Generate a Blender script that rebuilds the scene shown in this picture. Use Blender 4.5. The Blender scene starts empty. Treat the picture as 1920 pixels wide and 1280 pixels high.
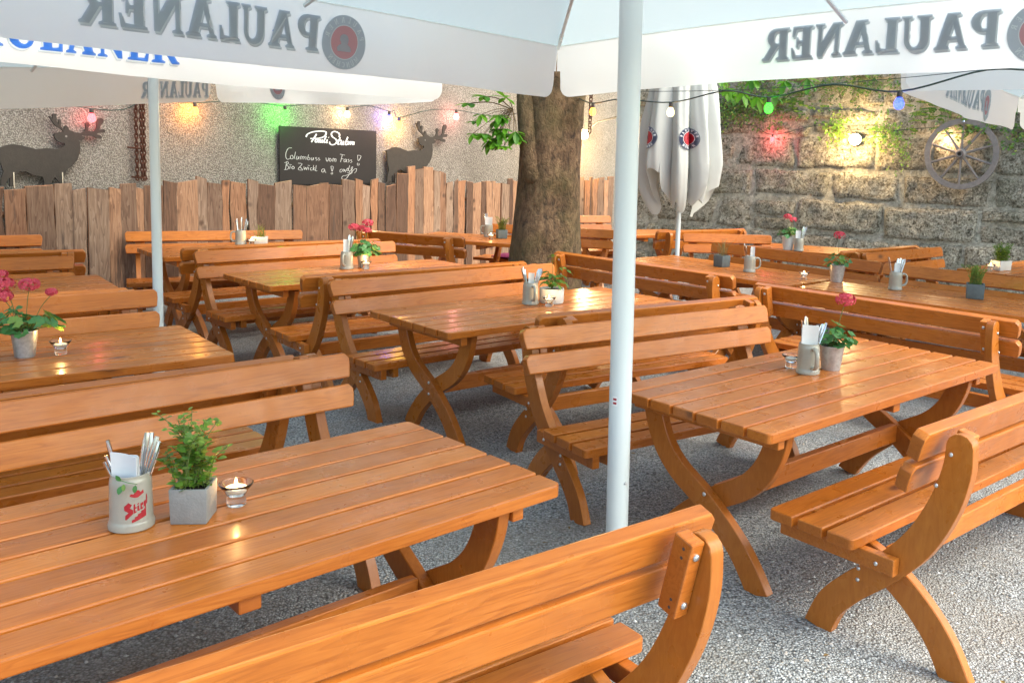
import bpy, bmesh, math, random
from math import sin, cos, pi, radians as rad
from mathutils import Vector, Matrix, noise
from mathutils.geometry import tessellate_polygon
random.seed(7)
scene = bpy.context.scene
COL = scene.collection
V = Vector

# ------------------------------------------------------------------ helpers
def link(o):
    COL.objects.link(o); return o

class MB:
    """collects geometry and links it as ONE mesh object"""
    def __init__(s): s.v = []; s.f = []
    def add(s, vs, fs):
        b = len(s.v); s.v += [V(p) for p in vs]; s.f += [tuple(b+i for i in f) for f in fs]; return s
    def box(s, lo, hi, M=None):
        x0, y0, z0 = lo; x1, y1, z1 = hi
        vs = [V(p) for p in ((x0,y0,z0),(x1,y0,z0),(x1,y1,z0),(x0,y1,z0),(x0,y0,z1),(x1,y0,z1),(x1,y1,z1),(x0,y1,z1))]
        if M is not None: vs = [M @ p for p in vs]
        return s.add(vs, ((0,3,2,1),(4,5,6,7),(0,1,5,4),(1,2,6,5),(2,3,7,6),(3,0,4,7)))
    def tube(s, pts, r, n=8, cap=True, flat=1.0):
        pts = [V(p) for p in pts]; m = len(pts)
        rs = r if isinstance(r, (list, tuple)) else [r]*m
        vs = []; up = None
        for i, p in enumerate(pts):
            t = (pts[min(i+1, m-1)]-pts[max(i-1, 0)]).normalized()
            if up is None:
                up = V((0,0,1)) if abs(t.z) < .9 else V((1,0,0))
            a = up - t*up.dot(t)
            if a.length < 1e-6: a = t.orthogonal()
            a.normalize(); up = a; b = t.cross(a)
            for k in range(n):
                q = 2*pi*k/n
                vs.append(p + a*(rs[i]*cos(q)) + b*(rs[i]*flat*sin(q)))
        fs = [(i*n+k, i*n+(k+1) % n, (i+1)*n+(k+1) % n, (i+1)*n+k) for i in range(m-1) for k in range(n)]
        if cap: fs += [tuple(reversed(range(n))), tuple(range((m-1)*n, m*n))]
        return s.add(vs, fs)
    def lathe(s, prof, n=24, c=(0,0,0), M=None):
        """profile [(r,z)...] from the bottom outside up and over; r=0 ends close"""
        c = V(c); vs = []; rows = []
        for r, z in prof:
            if r < 1e-5:
                rows.append([len(vs)]*n); vs.append(c+V((0,0,z)))
            else:
                rows.append(list(range(len(vs), len(vs)+n)))
                vs += [c+V((r*cos(2*pi*k/n), r*sin(2*pi*k/n), z)) for k in range(n)]
        fs = []
        for a, b in zip(rows, rows[1:]):
            for k in range(n):
                f = []
                for i in (a[k], a[(k+1) % n], b[(k+1) % n], b[k]):
                    if i not in f: f.append(i)
                if len(f) > 2: fs.append(tuple(f))
        if M is not None: vs = [M @ p for p in vs]
        return s.add(vs, fs)
    def plank(s, x0, x1, y0, y1, z0, z1, rnd=(0,0,0,0)):
        """flat board; rnd gives the plan radius of corners (x0y0, x1y0, x1y1, x0y1)"""
        out = []
        for (cx, cy, a), r in zip(((x0,y0,180),(x1,y0,270),(x1,y1,0),(x0,y1,90)), rnd):
            if not r: out.append((cx, cy)); continue
            ox = cx+(r if cx == x0 else -r); oy = cy+(r if cy == y0 else -r)
            out += [(ox+r*cos(rad(a+t)), oy+r*sin(rad(a+t))) for t in (0, 15, 30, 45, 60, 75, 90)]
        return s.prism(out, lambda a, b, d: (a, b, d), z0, z1)
    def prism(s, outline, fn, d0, d1):
        """2D outline extruded between depth d0 and d1; fn(a,b,d) gives the point"""
        n = len(outline)
        vs = [fn(a, b, d0) for a, b in outline] + [fn(a, b, d1) for a, b in outline]
        return s.add(vs, [tuple(reversed(range(n))), tuple(range(n, 2*n))] + [(i, (i+1) % n, n+(i+1) % n, n+i) for i in range(n)])
    def build(s, name, mat, parent=None, smooth=0, bevel=0, seg=2, loc=None, recalc=True):
        me = bpy.data.meshes.new(name)
        bm = bmesh.new()
        vv = [bm.verts.new(p) for p in s.v]
        for f in s.f:
            try: bm.faces.new([vv[i] for i in f])
            except ValueError: pass
        if recalc: bmesh.ops.recalc_face_normals(bm, faces=bm.faces)
        if bevel:
            es = [e for e in bm.edges if len(e.link_faces) == 2 and e.calc_face_angle(0) > .6]
            bmesh.ops.bevel(bm, geom=es, offset=bevel, segments=seg, affect='EDGES', profile=.5, clamp_overlap=True)
        bm.to_mesh(me); bm.free()
        if smooth:
            me.polygons.foreach_set('use_smooth', [True]*len(me.polygons))
            me.set_sharp_from_angle(angle=rad(smooth))
        me.materials.append(mat)
        o = link(bpy.data.objects.new(name, me))
        if parent is not None: o.parent = parent
        if loc is not None: o.location = loc
        return o

def part(name, src, parent):
    """another object sharing the mesh of an earlier part"""
    o = link(bpy.data.objects.new(name, src.data if hasattr(src, 'data') else src)); o.parent = parent
    return o

def tag(o, label, cat, group=None, kind=None):
    o['label'] = label; o['category'] = cat
    if group: o['group'] = group
    if kind: o['kind'] = kind
    return o
def thing(name, label, cat, loc=(0,0,0), rot=0, group=None):
    o = link(bpy.data.objects.new(name, None)); o.location = loc; o.rotation_euler = (0,0,rot)
    o.empty_display_size = .1
    return tag(o, label, cat, group)

def smooth_path(pts, k=6):
    """Catmull-Rom through points of any dimension"""
    pts = [tuple(map(float, p)) for p in pts]; out = []
    for i in range(len(pts)-1):
        p0, p1, p2, p3 = pts[max(i-1,0)], pts[i], pts[i+1], pts[min(i+2, len(pts)-1)]
        for j in range(k):
            t = j/k
            out.append(tuple(.5*((2*b)+(-a+c)*t+(2*a-5*b+4*c-d)*t*t+(-a+3*b-3*c+d)*t**3) for a, b, c, d in zip(p0,p1,p2,p3)))
    out.append(pts[-1]); return out

# ------------------------------------------------------------------ materials
def new_mat(name):
    m = bpy.data.materials.new(name); m.use_nodes = True
    nt = m.node_tree; return m, nt, nt.nodes['Principled BSDF'], nt.nodes['Material Output']
def N(nt, typ, **kw):
    n = nt.nodes.new(typ)
    for k, v in kw.items():
        if k in n.inputs: n.inputs[k].default_value = v
        else: setattr(n, k, v)
    return n
def ramp(nt, fac, stops, interp='LINEAR'):
    r = nt.nodes.new('ShaderNodeValToRGB'); r.color_ramp.interpolation = interp
    el = r.color_ramp.elements
    while len(el) < len(stops): el.new(.5)
    for e, (p, c) in zip(el, stops):
        e.position = p; e.color = (c, c, c, 1) if isinstance(c, (int, float)) else (*c, 1)
    nt.links.new(fac, r.inputs[0]); return r.outputs[0]
def mix(nt, fac, a, b, mode='MIX'):
    m = nt.nodes.new('ShaderNodeMix'); m.data_type = 'RGBA'; m.blend_type = mode
    for sock, v in ((m.inputs[0], fac), (m.inputs[6], a), (m.inputs[7], b)):
        if hasattr(v, 'is_output'): nt.links.new(v, sock)
        elif isinstance(v, (int, float)): sock.default_value = v
        else: sock.default_value = (*v, 1)
    return m.outputs[2]
def math_n(nt, op, a, b=0.0):
    m = nt.nodes.new('ShaderNodeMath'); m.operation = op
    for sock, v in ((m.inputs[0], a), (m.inputs[1], b)):
        if hasattr(v, 'is_output'): nt.links.new(v, sock)
        else: sock.default_value = v
    return m.outputs[0]
def coords(nt, scale=(1,1,1), island=False, objrand=False, kind='Object'):
    tc = nt.nodes.new('ShaderNodeTexCoord'); v = tc.outputs[kind]
    mp = nt.nodes.new('ShaderNodeMapping'); mp.inputs['Scale'].default_value = scale
    nt.links.new(v, mp.inputs[0]); out = mp.outputs[0]
    rnd = None
    if island:
        g = nt.nodes.new('ShaderNodeNewGeometry'); rnd = g.outputs['Random Per Island']
        if objrand:
            oi = nt.nodes.new('ShaderNodeObjectInfo'); rnd = math_n(nt, 'FRACT', math_n(nt, 'ADD', rnd, oi.outputs['Random']))
        sc = math_n(nt, 'MULTIPLY', rnd, 37.0)
        cb = nt.nodes.new('ShaderNodeCombineXYZ')
        for i in range(3): nt.links.new(sc, cb.inputs[i])
        ad = nt.nodes.new('ShaderNodeVectorMath'); ad.operation = 'ADD'
        nt.links.new(out, ad.inputs[0]); nt.links.new(cb.outputs[0], ad.inputs[1]); out = ad.outputs[0]
    return out, rnd, tc
def tex(nt, typ, vec, **kw):
    n = N(nt, typ, **kw); nt.links.new(vec, n.inputs['Vector']); return n
def bump(nt, h, strength, dist, normal=None):
    b = nt.nodes.new('ShaderNodeBump'); b.inputs['Strength'].default_value = strength; b.inputs['Distance'].default_value = dist
    nt.links.new(h, b.inputs['Height'])
    if normal is not None: nt.links.new(normal, b.inputs['Normal'])
    return b.outputs[0]

def plain(name, col, rough=.5, metal=0, spec=.5, var=.15, scale=8, bmp=0, bscale=60):
    m, nt, p, _ = new_mat(name)
    vec, rnd, tc = coords(nt, (1,1,1))
    n = tex(nt, 'ShaderNodeTexNoise', vec, Scale=scale, Detail=5, Roughness=.6)
    c = mix(nt, n.outputs[0], [max(0, x*(1-var)) for x in col], [min(1, x*(1+var)) for x in col])
    nt.links.new(c, p.inputs['Base Color'])
    p.inputs['Roughness'].default_value = rough; p.inputs['Metallic'].default_value = metal
    p.inputs['Specular IOR Level'].default_value = spec
    if bmp:
        n2 = tex(nt, 'ShaderNodeTexNoise', vec, Scale=bscale, Detail=4)
        nt.links.new(bump(nt, n2.outputs[0], bmp, .01), p.inputs['Normal'])
    return m

def wood(name, scale, knots=True, endgrain=True, rings=.30, c=((.33,.086,.010),(.51,.153,.019),(.60,.205,.033))):
    """varnished pine; grain runs along the axis with the small scale"""
    m, nt, p, _ = new_mat(name)
    vec, rnd, tc = coords(nt, scale, True, True)
    w = tex(nt, 'ShaderNodeTexNoise', vec, Scale=1.0, Detail=3, Roughness=.5, Distortion=.5)
    # growth rings: bands of a slowly changing field
    band = math_n(nt, 'FRACT', math_n(nt, 'MULTIPLY', w.outputs[0], 9.0))
    ring = ramp(nt, band, ((0,.25),(.55,.6),(.85,1.0),(1,.3)))
    fine = tex(nt, 'ShaderNodeTexNoise', vec, Scale=6.0, Detail=6, Roughness=.7)
    base = ramp(nt, math_n(nt, 'ADD', math_n(nt, 'MULTIPLY', ring, rings), math_n(nt, 'MULTIPLY', fine.outputs[0], .72)), ((.28,c[2]),(.55,c[1]),(.85,c[0])))
    tone = ramp(nt, rnd, ((0,(.74,.66,.60)),(.25,(1,.94,.88)),(.5,(1.08,1.08,1.10)),(.75,(.93,.86,.90)),(1,(.84,.76,.68))))
    col = mix(nt, 1.0, base, tone, 'MULTIPLY')
    blot = tex(nt, 'ShaderNodeTexNoise', tc.outputs['Object'], Scale=3.3, Detail=4, Roughness=.6)
    col = mix(nt, ramp(nt, blot.outputs[0], ((.4,0.0),(.75,.35))), col, (.28,.088,.018), 'MIX')
    if knots:
        kv = nt.nodes.new('ShaderNodeVectorMath'); kv.operation = 'MULTIPLY'; kv.inputs[1].default_value = (2.2,.38,.38)
        nt.links.new(vec, kv.inputs[0])
        vo = tex(nt, 'ShaderNodeTexVoronoi', kv.outputs[0], Scale=1.0)
        sc_ = nt.nodes.new('ShaderNodeSeparateColor'); nt.links.new(vo.outputs['Color'], sc_.inputs[0])
        k = math_n(nt, 'MULTIPLY', ramp(nt, vo.outputs['Distance'], ((.0,.95),(.09,.8),(.13,.35),(.22,0))), ramp(nt, sc_.outputs[0], ((.80,0),(.82,1))))
        col = mix(nt, k, col, (.11,.030,.008))
    if endgrain:
        sx = nt.nodes.new('ShaderNodeSeparateXYZ'); nt.links.new(tc.outputs['Normal'], sx.inputs[0])
        ax = 0 if scale[0] == min(scale) else 2
        e = ramp(nt, math_n(nt, 'ABSOLUTE', sx.outputs[ax]), ((.75,0),(.92,1)))
        col = mix(nt, math_n(nt, 'MULTIPLY', e, .35), col, (.20,.062,.016))
    nt.links.new(col, p.inputs['Base Color'])
    rr = tex(nt, 'ShaderNodeTexNoise', tc.outputs['Object'], Scale=9, Detail=4)
    nt.links.new(ramp(nt, rr.outputs[0], ((.28,.20),(.72,.48))), p.inputs['Roughness'])
    p.inputs['Specular IOR Level'].default_value = .38
    p.inputs['Coat Weight'].default_value = .14; p.inputs['Coat Roughness'].default_value = .14
    p.inputs['Specular Tint'].default_value = (1,.93,.84,1)
    b1 = bump(nt, fine.outputs[0], .035, .003)
    b2 = bump(nt, blot.outputs[0], .05, .02, b1)
    nt.links.new(b2, p.inputs['Normal'])
    return m

M_plank = wood('varnished_pine', (1.3,16,16))
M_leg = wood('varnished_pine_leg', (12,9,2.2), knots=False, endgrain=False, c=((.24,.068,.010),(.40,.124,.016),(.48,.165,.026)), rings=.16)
M_bolt = plain('zinc_bolt', (.62,.63,.64), .3, .9, var=.1)
M_pole = plain('white_painted_pole', (.68,.735,.735), .28, 0, .5, .03, 5)
M_darkmetal = plain('dark_fitting', (.05,.05,.055), .5)
M_cable = plain('cable_rubber', (.018,.045,.035), .5)
M_socket = plain('socket_plastic', (.045,.035,.03), .45)
M_steel = plain('cutlery_steel', (.72,.72,.73), .14, 1, var=.08)
M_napkin = plain('paper_napkin', (.66,.68,.69), .8, bmp=.05)
M_soil = plain('potting_soil', (.045,.028,.018), .95, var=.5, scale=90, bmp=.6, bscale=200)
M_concrete = plain('concrete_pot', (.26,.255,.24), .85, var=.28, scale=28, bmp=.25, bscale=180)
M_slate = plain('slate_pot', (.10,.125,.13), .8, var=.35, scale=35, bmp=.3, bscale=150)
M_whitepot = plain('pale_stone_pot', (.62,.60,.56), .7, var=.12, scale=30, bmp=.1)
M_rust = plain('rusty_iron', (.085,.030,.015), .85, .3, var=.5, scale=40, bmp=.5)
M_board = plain('chalkboard_black', (.018,.014,.012), .75, var=.35, scale=5)
M_chalk = plain('chalk', (.55,.55,.53), .95)
M_white = plain('white_print', (.80,.80,.80), .7)
M_deer = plain('dark_stained_board', (.040,.033,.026), .8, var=.35, scale=14, bmp=.2)
M_cushion = plain('plum_cloth', (.20,.015,.075), .95, var=.2, scale=60, bmp=.3, bscale=300)
M_oldwood = plain('weathered_oak', (.215,.19,.175), .85, var=.4, scale=20, bmp=.6, bscale=70)
M_wax = plain('white_wax', (.85,.82,.74), .5)
M_redprint = plain('red_print', (.36,.018,.028), .4)
M_greyprint = plain('grey_print', (.30,.24,.22), .5)

def zinc():
    m, nt, p, _ = new_mat('zinc_sheet')
    vec, r, tc = coords(nt, (1,1,1))
    n = tex(nt, 'ShaderNodeTexNoise', vec, Scale=55, Detail=5, Roughness=.7)
    nt.links.new(ramp(nt, n.outputs[0], ((.3,(.36,.36,.355)),(.7,(.60,.60,.59)))), p.inputs['Base Color'])
    p.inputs['Metallic'].default_value = .6
    nt.links.new(ramp(nt, n.outputs[0], ((.3,.30),(.7,.5))), p.inputs['Roughness'])
    return m
M_zinc = zinc()
def glaze():
    m, nt, p, _ = new_mat('grey_salt_glaze')
    vec, r, tc = coords(nt)
    n = tex(nt, 'ShaderNodeTexNoise', vec, Scale=30, Detail=3)
    nt.links.new(mix(nt, n.outputs[0], (.30,.285,.235), (.37,.355,.30)), p.inputs['Base Color'])
    p.inputs['Roughness'].default_value = .16; p.inputs['Coat Weight'].default_value = .5; p.inputs['Coat Roughness'].default_value = .05
    return m
M_glaze = glaze()
def glass():
    m, nt, p, _ = new_mat('clear_glass')
    p.inputs['Base Color'].default_value = (.98,.99,.99,1); p.inputs['Roughness'].default_value = .02
    p.inputs['Transmission Weight'].default_value = 1; p.inputs['IOR'].default_value = 1.45
    return m
M_glass = glass()
def emit(name, col, strength):
    m, nt, p, out = new_mat(name)
    p.inputs['Base Color'].default_value = (*[min(1, c) for c in col], 1)
    p.inputs['Emission Color'].default_value = (*col, 1); p.inputs['Emission Strength'].default_value = strength
    return m
M_flame = emit('candle_flame', (1,.62,.22), 14)

def cloth(name, col=(.80,.81,.80), trans=.55, tint=(.80,.90,.90)):
    m, nt, p, out = new_mat(name)
    vec, r, tc = coords(nt)
    n = tex(nt, 'ShaderNodeTexNoise', vec, Scale=2.2, Detail=5, Roughness=.55)
    c = mix(nt, n.outputs[0], [x*.96 for x in col], [min(1, x*1.03) for x in col])
    w = tex(nt, 'ShaderNodeTexNoise', vec, Scale=3.2, Detail=3, Distortion=.8)
    b = bump(nt, w.outputs[0], .25, .03)
    d = N(nt, 'ShaderNodeBsdfDiffuse'); t = N(nt, 'ShaderNodeBsdfTranslucent'); t.inputs['Color'].default_value = (*tint, 1)
    mx = N(nt, 'ShaderNodeMixShader'); mx.inputs[0].default_value = trans
    nt.links.new(c, d.inputs['Color']); nt.links.new(b, d.inputs['Normal'])
    nt.links.new(d.outputs[0], mx.inputs[1]); nt.links.new(t.outputs[0], mx.inputs[2]); nt.links.new(mx.outputs[0], out.inputs[0])
    nt.nodes.remove(p)
    return m
M_cloth = cloth('parasol_canvas', (.90,.90,.885), .60, (.96,.99,.97))
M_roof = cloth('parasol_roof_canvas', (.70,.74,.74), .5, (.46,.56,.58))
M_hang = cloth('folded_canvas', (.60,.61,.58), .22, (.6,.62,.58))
M_ink = cloth('blue_grey_ink_seen_through_canvas', (.52,.575,.62), .5, (.70,.75,.78))
M_inkline = cloth('pale_ink_line', (.60,.64,.67), .5, (.74,.78,.80))
M_inkred = cloth('red_ink_seen_through_canvas', (.62,.37,.39), .38, (.66,.42,.45))
M_canvaswhite = cloth('white_ink_gap', (.78,.79,.79), .5)
M_blueprint = cloth('blue_print', (.012,.13,.55), .45, (.55,.66,.86))
M_navy = cloth('navy_print', (.02,.03,.09), .45, (.55,.58,.64))
M_redcloth = cloth('red_cloth_print', (.52,.030,.035), .3, (.6,.25,.27))

def leafmat(name, cols, trans=.35, rough=.45):
    m, nt, p, out = new_mat(name)
    vec, rnd, tc = coords(nt, (1,1,1), True)
    c = ramp(nt, rnd, [(i/(len(cols)-1), x) for i, x in enumerate(cols)])
    n = tex(nt, 'ShaderNodeTexNoise', tc.outputs['Object'], Scale=60, Detail=2)
    c = mix(nt, math_n(nt, 'MULTIPLY', n.outputs[0], .3), c, (.02,.06,.01))
    nt.links.new(c, p.inputs['Base Color']); p.inputs['Roughness'].default_value = rough
    t = N(nt, 'ShaderNodeBsdfTranslucent'); nt.links.new(c, t.inputs['Color'])
    mx = N(nt, 'ShaderNodeMixShader'); mx.inputs[0].default_value = trans
    nt.links.new(p.outputs[0], mx.inputs[1]); nt.links.new(t.outputs[0], mx.inputs[2]); nt.links.new(mx.outputs[0], out.inputs[0])
    return m
M_herb = leafmat('oregano_leaf', ((.13,.30,.03),(.20,.40,.05),(.36,.46,.07),(.15,.33,.09)))
M_ger = leafmat('geranium_leaf', ((.06,.22,.05),(.10,.31,.08),(.07,.26,.09),(.26,.40,.06)))
M_heather = leafmat('heather_leaf', ((.20,.24,.03),(.33,.33,.05),(.14,.20,.04)))
M_sage = leafmat('sage_leaf', ((.12,.28,.04),(.20,.36,.05)))
M_tree_leaf = leafmat('chestnut_leaf', ((.08,.26,.015),(.13,.38,.025),(.20,.46,.03),(.10,.30,.02)), .5)
M_vine = leafmat('wall_plant_leaf', ((.05,.15,.02),(.10,.25,.03),(.18,.33,.05),(.30,.36,.06)), .35)
M_stem = plain('green_stem', (.12,.16,.04), .7)
M_petal = leafmat('geranium_petal', ((.82,.075,.13),(.90,.12,.18),(.72,.045,.095),(.92,.18,.24)), .3, .7)

def gravel():
    m, nt, p, _ = new_mat('grey_limestone_gravel')
    vec, r, tc = coords(nt)
    vo = tex(nt, 'ShaderNodeTexVoronoi', vec, Scale=95); vo.inputs['Randomness'].default_value = 1
    vo2 = tex(nt, 'ShaderNodeTexVoronoi', vec, Scale=210)
    hs = nt.nodes.new('ShaderNodeSeparateColor'); nt.links.new(vo.outputs['Color'], hs.inputs[0])
    c = ramp(nt, hs.outputs[0], ((0,(.20,.21,.215)),(.3,(.34,.36,.37)),(.65,(.46,.485,.50)),(.9,(.60,.62,.63)),(1,(.40,.36,.31))))
    gap = ramp(nt, vo.outputs['Distance'], ((.36,1),(.64,.58),(.84,.22)))
    c = mix(nt, 1, c, gap, 'MULTIPLY')
    big = tex(nt, 'ShaderNodeTexNoise', vec, Scale=.9, Detail=6, Roughness=.65)
    c = mix(nt, ramp(nt, big.outputs[0], ((.44,0),(.64,.6))), c, (.27,.235,.195), 'MIX')
    med = tex(nt, 'ShaderNodeTexNoise', vec, Scale=6, Detail=4)
    c = mix(nt, ramp(nt, med.outputs[0], ((.30,.25),(.55,0))), c, (.20,.195,.19))
    nt.links.new(c, p.inputs['Base Color']); p.inputs['Roughness'].default_value = .9
    h = math_n(nt, 'SUBTRACT', 1.0, vo.outputs['Distance'])
    b = bump(nt, h, .9, .012)
    b = bump(nt, vo2.outputs['Distance'], .35, .004, b)
    nt.links.new(b, p.inputs['Normal'])
    return m
M_gravel = gravel()

def roughcast():
    m, nt, p, _ = new_mat('grey_pebbledash')
    vec, r, tc = coords(nt)
    n = tex(nt, 'ShaderNodeTexNoise', vec, Scale=52, Detail=5, Roughness=.65)
    vo = tex(nt, 'ShaderNodeTexVoronoi', vec, Scale=80, feature='SMOOTH_F1'); vo.inputs['Smoothness'].default_value = .6
    h = math_n(nt, 'ADD', math_n(nt, 'MULTIPLY', n.outputs[0], .9), math_n(nt, 'MULTIPLY', vo.outputs['Distance'], -.7))
    c = ramp(nt, h, ((.0,(.17,.152,.13)),(.20,(.33,.303,.265)),(.42,(.47,.44,.395))))
    big = tex(nt, 'ShaderNodeTexNoise', vec, Scale=.8, Detail=5, Roughness=.6)
    c = mix(nt, 1, c, ramp(nt, big.outputs[0], ((.3,(.70,.67,.64)),(.5,(1,.99,.97)),(.75,(1.15,1.15,1.15)))), 'MULTIPLY')
    nt.links.new(c, p.inputs['Base Color']); p.inputs['Roughness'].default_value = .95
    nt.links.new(bump(nt, h, .85, .026), p.inputs['Normal'])
    return m
M_rough = roughcast()

def stone(name='pitted_tufa_block', pits=1.0, br=1.0):  # porous limestone
    m, nt, p, _ = new_mat(name)
    vec, rnd, tc = coords(nt, (1,1,1), True)
    n = tex(nt, 'ShaderNodeTexNoise', vec, Scale=13, Detail=9, Roughness=.72)
    pit = tex(nt, 'ShaderNodeTexNoise', vec, Scale=38, Detail=6, Roughness=.75)
    c = ramp(nt, n.outputs[0], ((.28,(.17,.15,.11)),(.46,(.31,.285,.225)),(.62,(.42,.39,.32)),(.78,(.54,.51,.44))))
    c = mix(nt, 1, c, ramp(nt, rnd, ((0,(1.40,1.34,1.28)),(.5,(1.92,1.90,1.90)),(1,(1.60,1.63,1.63)))), 'MULTIPLY')
    pit2 = tex(nt, 'ShaderNodeTexNoise', vec, Scale=17, Detail=3, Roughness=.55)
    h2 = ramp(nt, pit2.outputs[0], ((.36,0),(.44,1)))
    c = mix(nt, pits*.8, c, mix(nt, h2, (.30,.27,.22), (1,1,1)), 'MULTIPLY')
    holes = ramp(nt, pit.outputs[0], ((.36,0),(.56,1)))
    c = mix(nt, pits, c, mix(nt, holes, (.26,.24,.20), (1,1,1)), 'MULTIPLY')
    if br != 1: c = mix(nt, 1, c, (br*.98, br, br*1.02), 'MULTIPLY')
    moss = tex(nt, 'ShaderNodeTexNoise', tc.outputs['Object'], Scale=1.1, Detail=6, Roughness=.7)
    c = mix(nt, ramp(nt, moss.outputs[0], ((.48,0),(.72,.5))), c, (.15,.165,.095))
    nt.links.new(c, p.inputs['Base Color']); p.inputs['Roughness'].default_value = .95
    b = bump(nt, holes, .8, .03, bump(nt, h2, .7, .05))
    nt.links.new(bump(nt, n.outputs[0], .8, .06, b), p.inputs['Normal'])
    return m
M_stone = stone()
M_joint = stone('lime_mortar_joint', .35, 1.12)
M_mortar = plain('lime_mortar', (.30,.28,.23), .95, var=.5, scale=14, bmp=1.0, bscale=60)

def rawboard():
    m, nt, p, _ = new_mat('rough_sawn_board')
    vec, rnd, tc = coords(nt, (9,9,.9), True)
    w = tex(nt, 'ShaderNodeTexNoise', vec, Scale=1.2, Detail=3, Distortion=.7)
    band = math_n(nt, 'FRACT', math_n(nt, 'MULTIPLY', w.outputs[0], 8))
    f = tex(nt, 'ShaderNodeTexNoise', vec, Scale=5, Detail=7, Roughness=.7)
    c = ramp(nt, math_n(nt, 'ADD', math_n(nt, 'MULTIPLY', band, .3), math_n(nt, 'MULTIPLY', f.outputs[0], .75)), ((.25,(.58,.385,.265)),(.5,(.45,.27,.17)),(.8,(.21,.115,.075))))
    c = mix(nt, 1, c, ramp(nt, rnd, ((0,(.44,.43,.43)),(.12,(.62,.66,.69)),(.26,(.80,.72,.64)),(.40,(.27,.23,.215)),(.50,(.82,.64,.50)),(.64,(.54,.45,.39)),(.76,(.70,.57,.47)),(.88,(.33,.285,.26)),(.95,(.74,.77,.80))), 'CONSTANT'), 'MULTIPLY')
    kn = tex(nt, 'ShaderNodeTexVoronoi', tc.outputs['Object'], Scale=3.1)
    c = mix(nt, ramp(nt, kn.outputs['Distance'], ((.03,.9),(.09,.5),(.15,0))), c, (.06,.032,.02))
    bk = tex(nt, 'ShaderNodeTexNoise', vec, Scale=1.0, Detail=6, Roughness=.65)
    c = mix(nt, ramp(nt, bk.outputs[0], ((.60,0),(.66,.75))), c, (.085,.055,.042))
    nt.links.new(c, p.inputs['Base Color']); p.inputs['Roughness'].default_value = .9
    nt.links.new(bump(nt, f.outputs[0], .5, .01), p.inputs['Normal'])
    return m
M_raw = rawboard()
def bark():
    m, nt, p, _ = new_mat('chestnut_bark')
    vec, r, tc = coords(nt, (1,1,.55))
    n = tex(nt, 'ShaderNodeTexNoise', vec, Scale=16, Detail=9, Roughness=.72, Distortion=.3)
    big = tex(nt, 'ShaderNodeTexNoise', tc.outputs['Object'], Scale=2.3, Detail=5)
    c = ramp(nt, n.outputs[0], ((.34,(.028,.017,.009)),(.5,(.135,.080,.042)),(.70,(.29,.185,.10))))
    c = mix(nt, ramp(nt, big.outputs[0], ((.45,0),(.7,.6))), c, (.15,.125,.045))
    vo = tex(nt, 'ShaderNodeTexVoronoi', vec, Scale=26, feature='DISTANCE_TO_EDGE')
    nt.links.new(c, p.inputs['Base Color']); p.inputs['Roughness'].default_value = .95
    b = bump(nt, n.outputs[0], 1, .07); b = bump(nt, ramp(nt, vo.outputs['Distance'], ((0,0),(.12,1))), .5, .015, b)
    nt.links.new(b, p.inputs['Normal'])
    return m
M_bark = bark()

# ------------------------------------------------------------------ ground
def build_ground():
    mb = MB(); xs = [-30,-20,-12]+[-8+.125*i for i in range(145)]+[14,20,32]; ys = [-16,-8,-3]+[-1+.125*i for i in range(169)]+[24,30,40]
    def h(x, y):
        a = noise.noise(V((x*.9, y*.9, 0)))*.026+noise.noise(V((x*2.7, y*2.7, 4)))*.020
        return a - .018
    vs = [(x, y, h(x, y)) for y in ys for x in xs]; w = len(xs)
    mb.add(vs, [(j*w+i, j*w+i+1, (j+1)*w+i+1, (j+1)*w+i) for j in range(len(ys)-1) for i in range(w-1)])
    o = mb.build('gravel_ground', M_gravel, smooth=60, recalc=False)
    o['kind'] = 'structure'; o['label'] = 'pale grey gravel of the beer garden floor'
build_ground()

# loose pebbles on the gravel near the camera and a few fallen leaves
def pebbles():
    mb = MB(); R = random.Random(3)
    for i in range(5200):
        y = 1.9+5.2*R.random()**1.5; x = R.uniform(-.75, .62)*y+.2
        r = R.uniform(.0035, .0085); z = -.018+noise.noise(V((x*.9, y*.9, 0)))*.026+noise.noise(V((x*2.7, y*2.7, 4)))*.020
        a = R.uniform(0, pi); c = V((x, y, z+r*.35))
        pts = []
        for k, (u, v, w) in enumerate(((1,0,0),(0,1,0),(-1,0,0),(0,-1,0),(0,0,.75),(0,0,-.75))):
            q = R.uniform(.75, 1.25)*r
            pts.append(c+V(((u*cos(a)-v*sin(a))*q*1.25, (u*sin(a)+v*cos(a))*q, w*q)))
        mb.add(pts, ((0,1,4),(1,2,4),(2,3,4),(3,0,4),(1,0,5),(2,1,5),(3,2,5),(0,3,5)))
    m, nt, p, _ = new_mat('loose_pebble')
    vec, rnd, tc = coords(nt, (1,1,1), True)
    nt.links.new(ramp(nt, rnd, ((0,(.20,.20,.21)),(.4,(.40,.41,.42)),(.8,(.58,.59,.59)),(1,(.42,.34,.28)))), p.inputs['Base Color']); p.inputs['Roughness'].default_value = .85
    o = mb.build('loose_pebbles', m, recalc=False); o['kind'] = 'stuff'; o['label'] = 'loose pale pebbles lying on top of the gravel'
pebbles()

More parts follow.
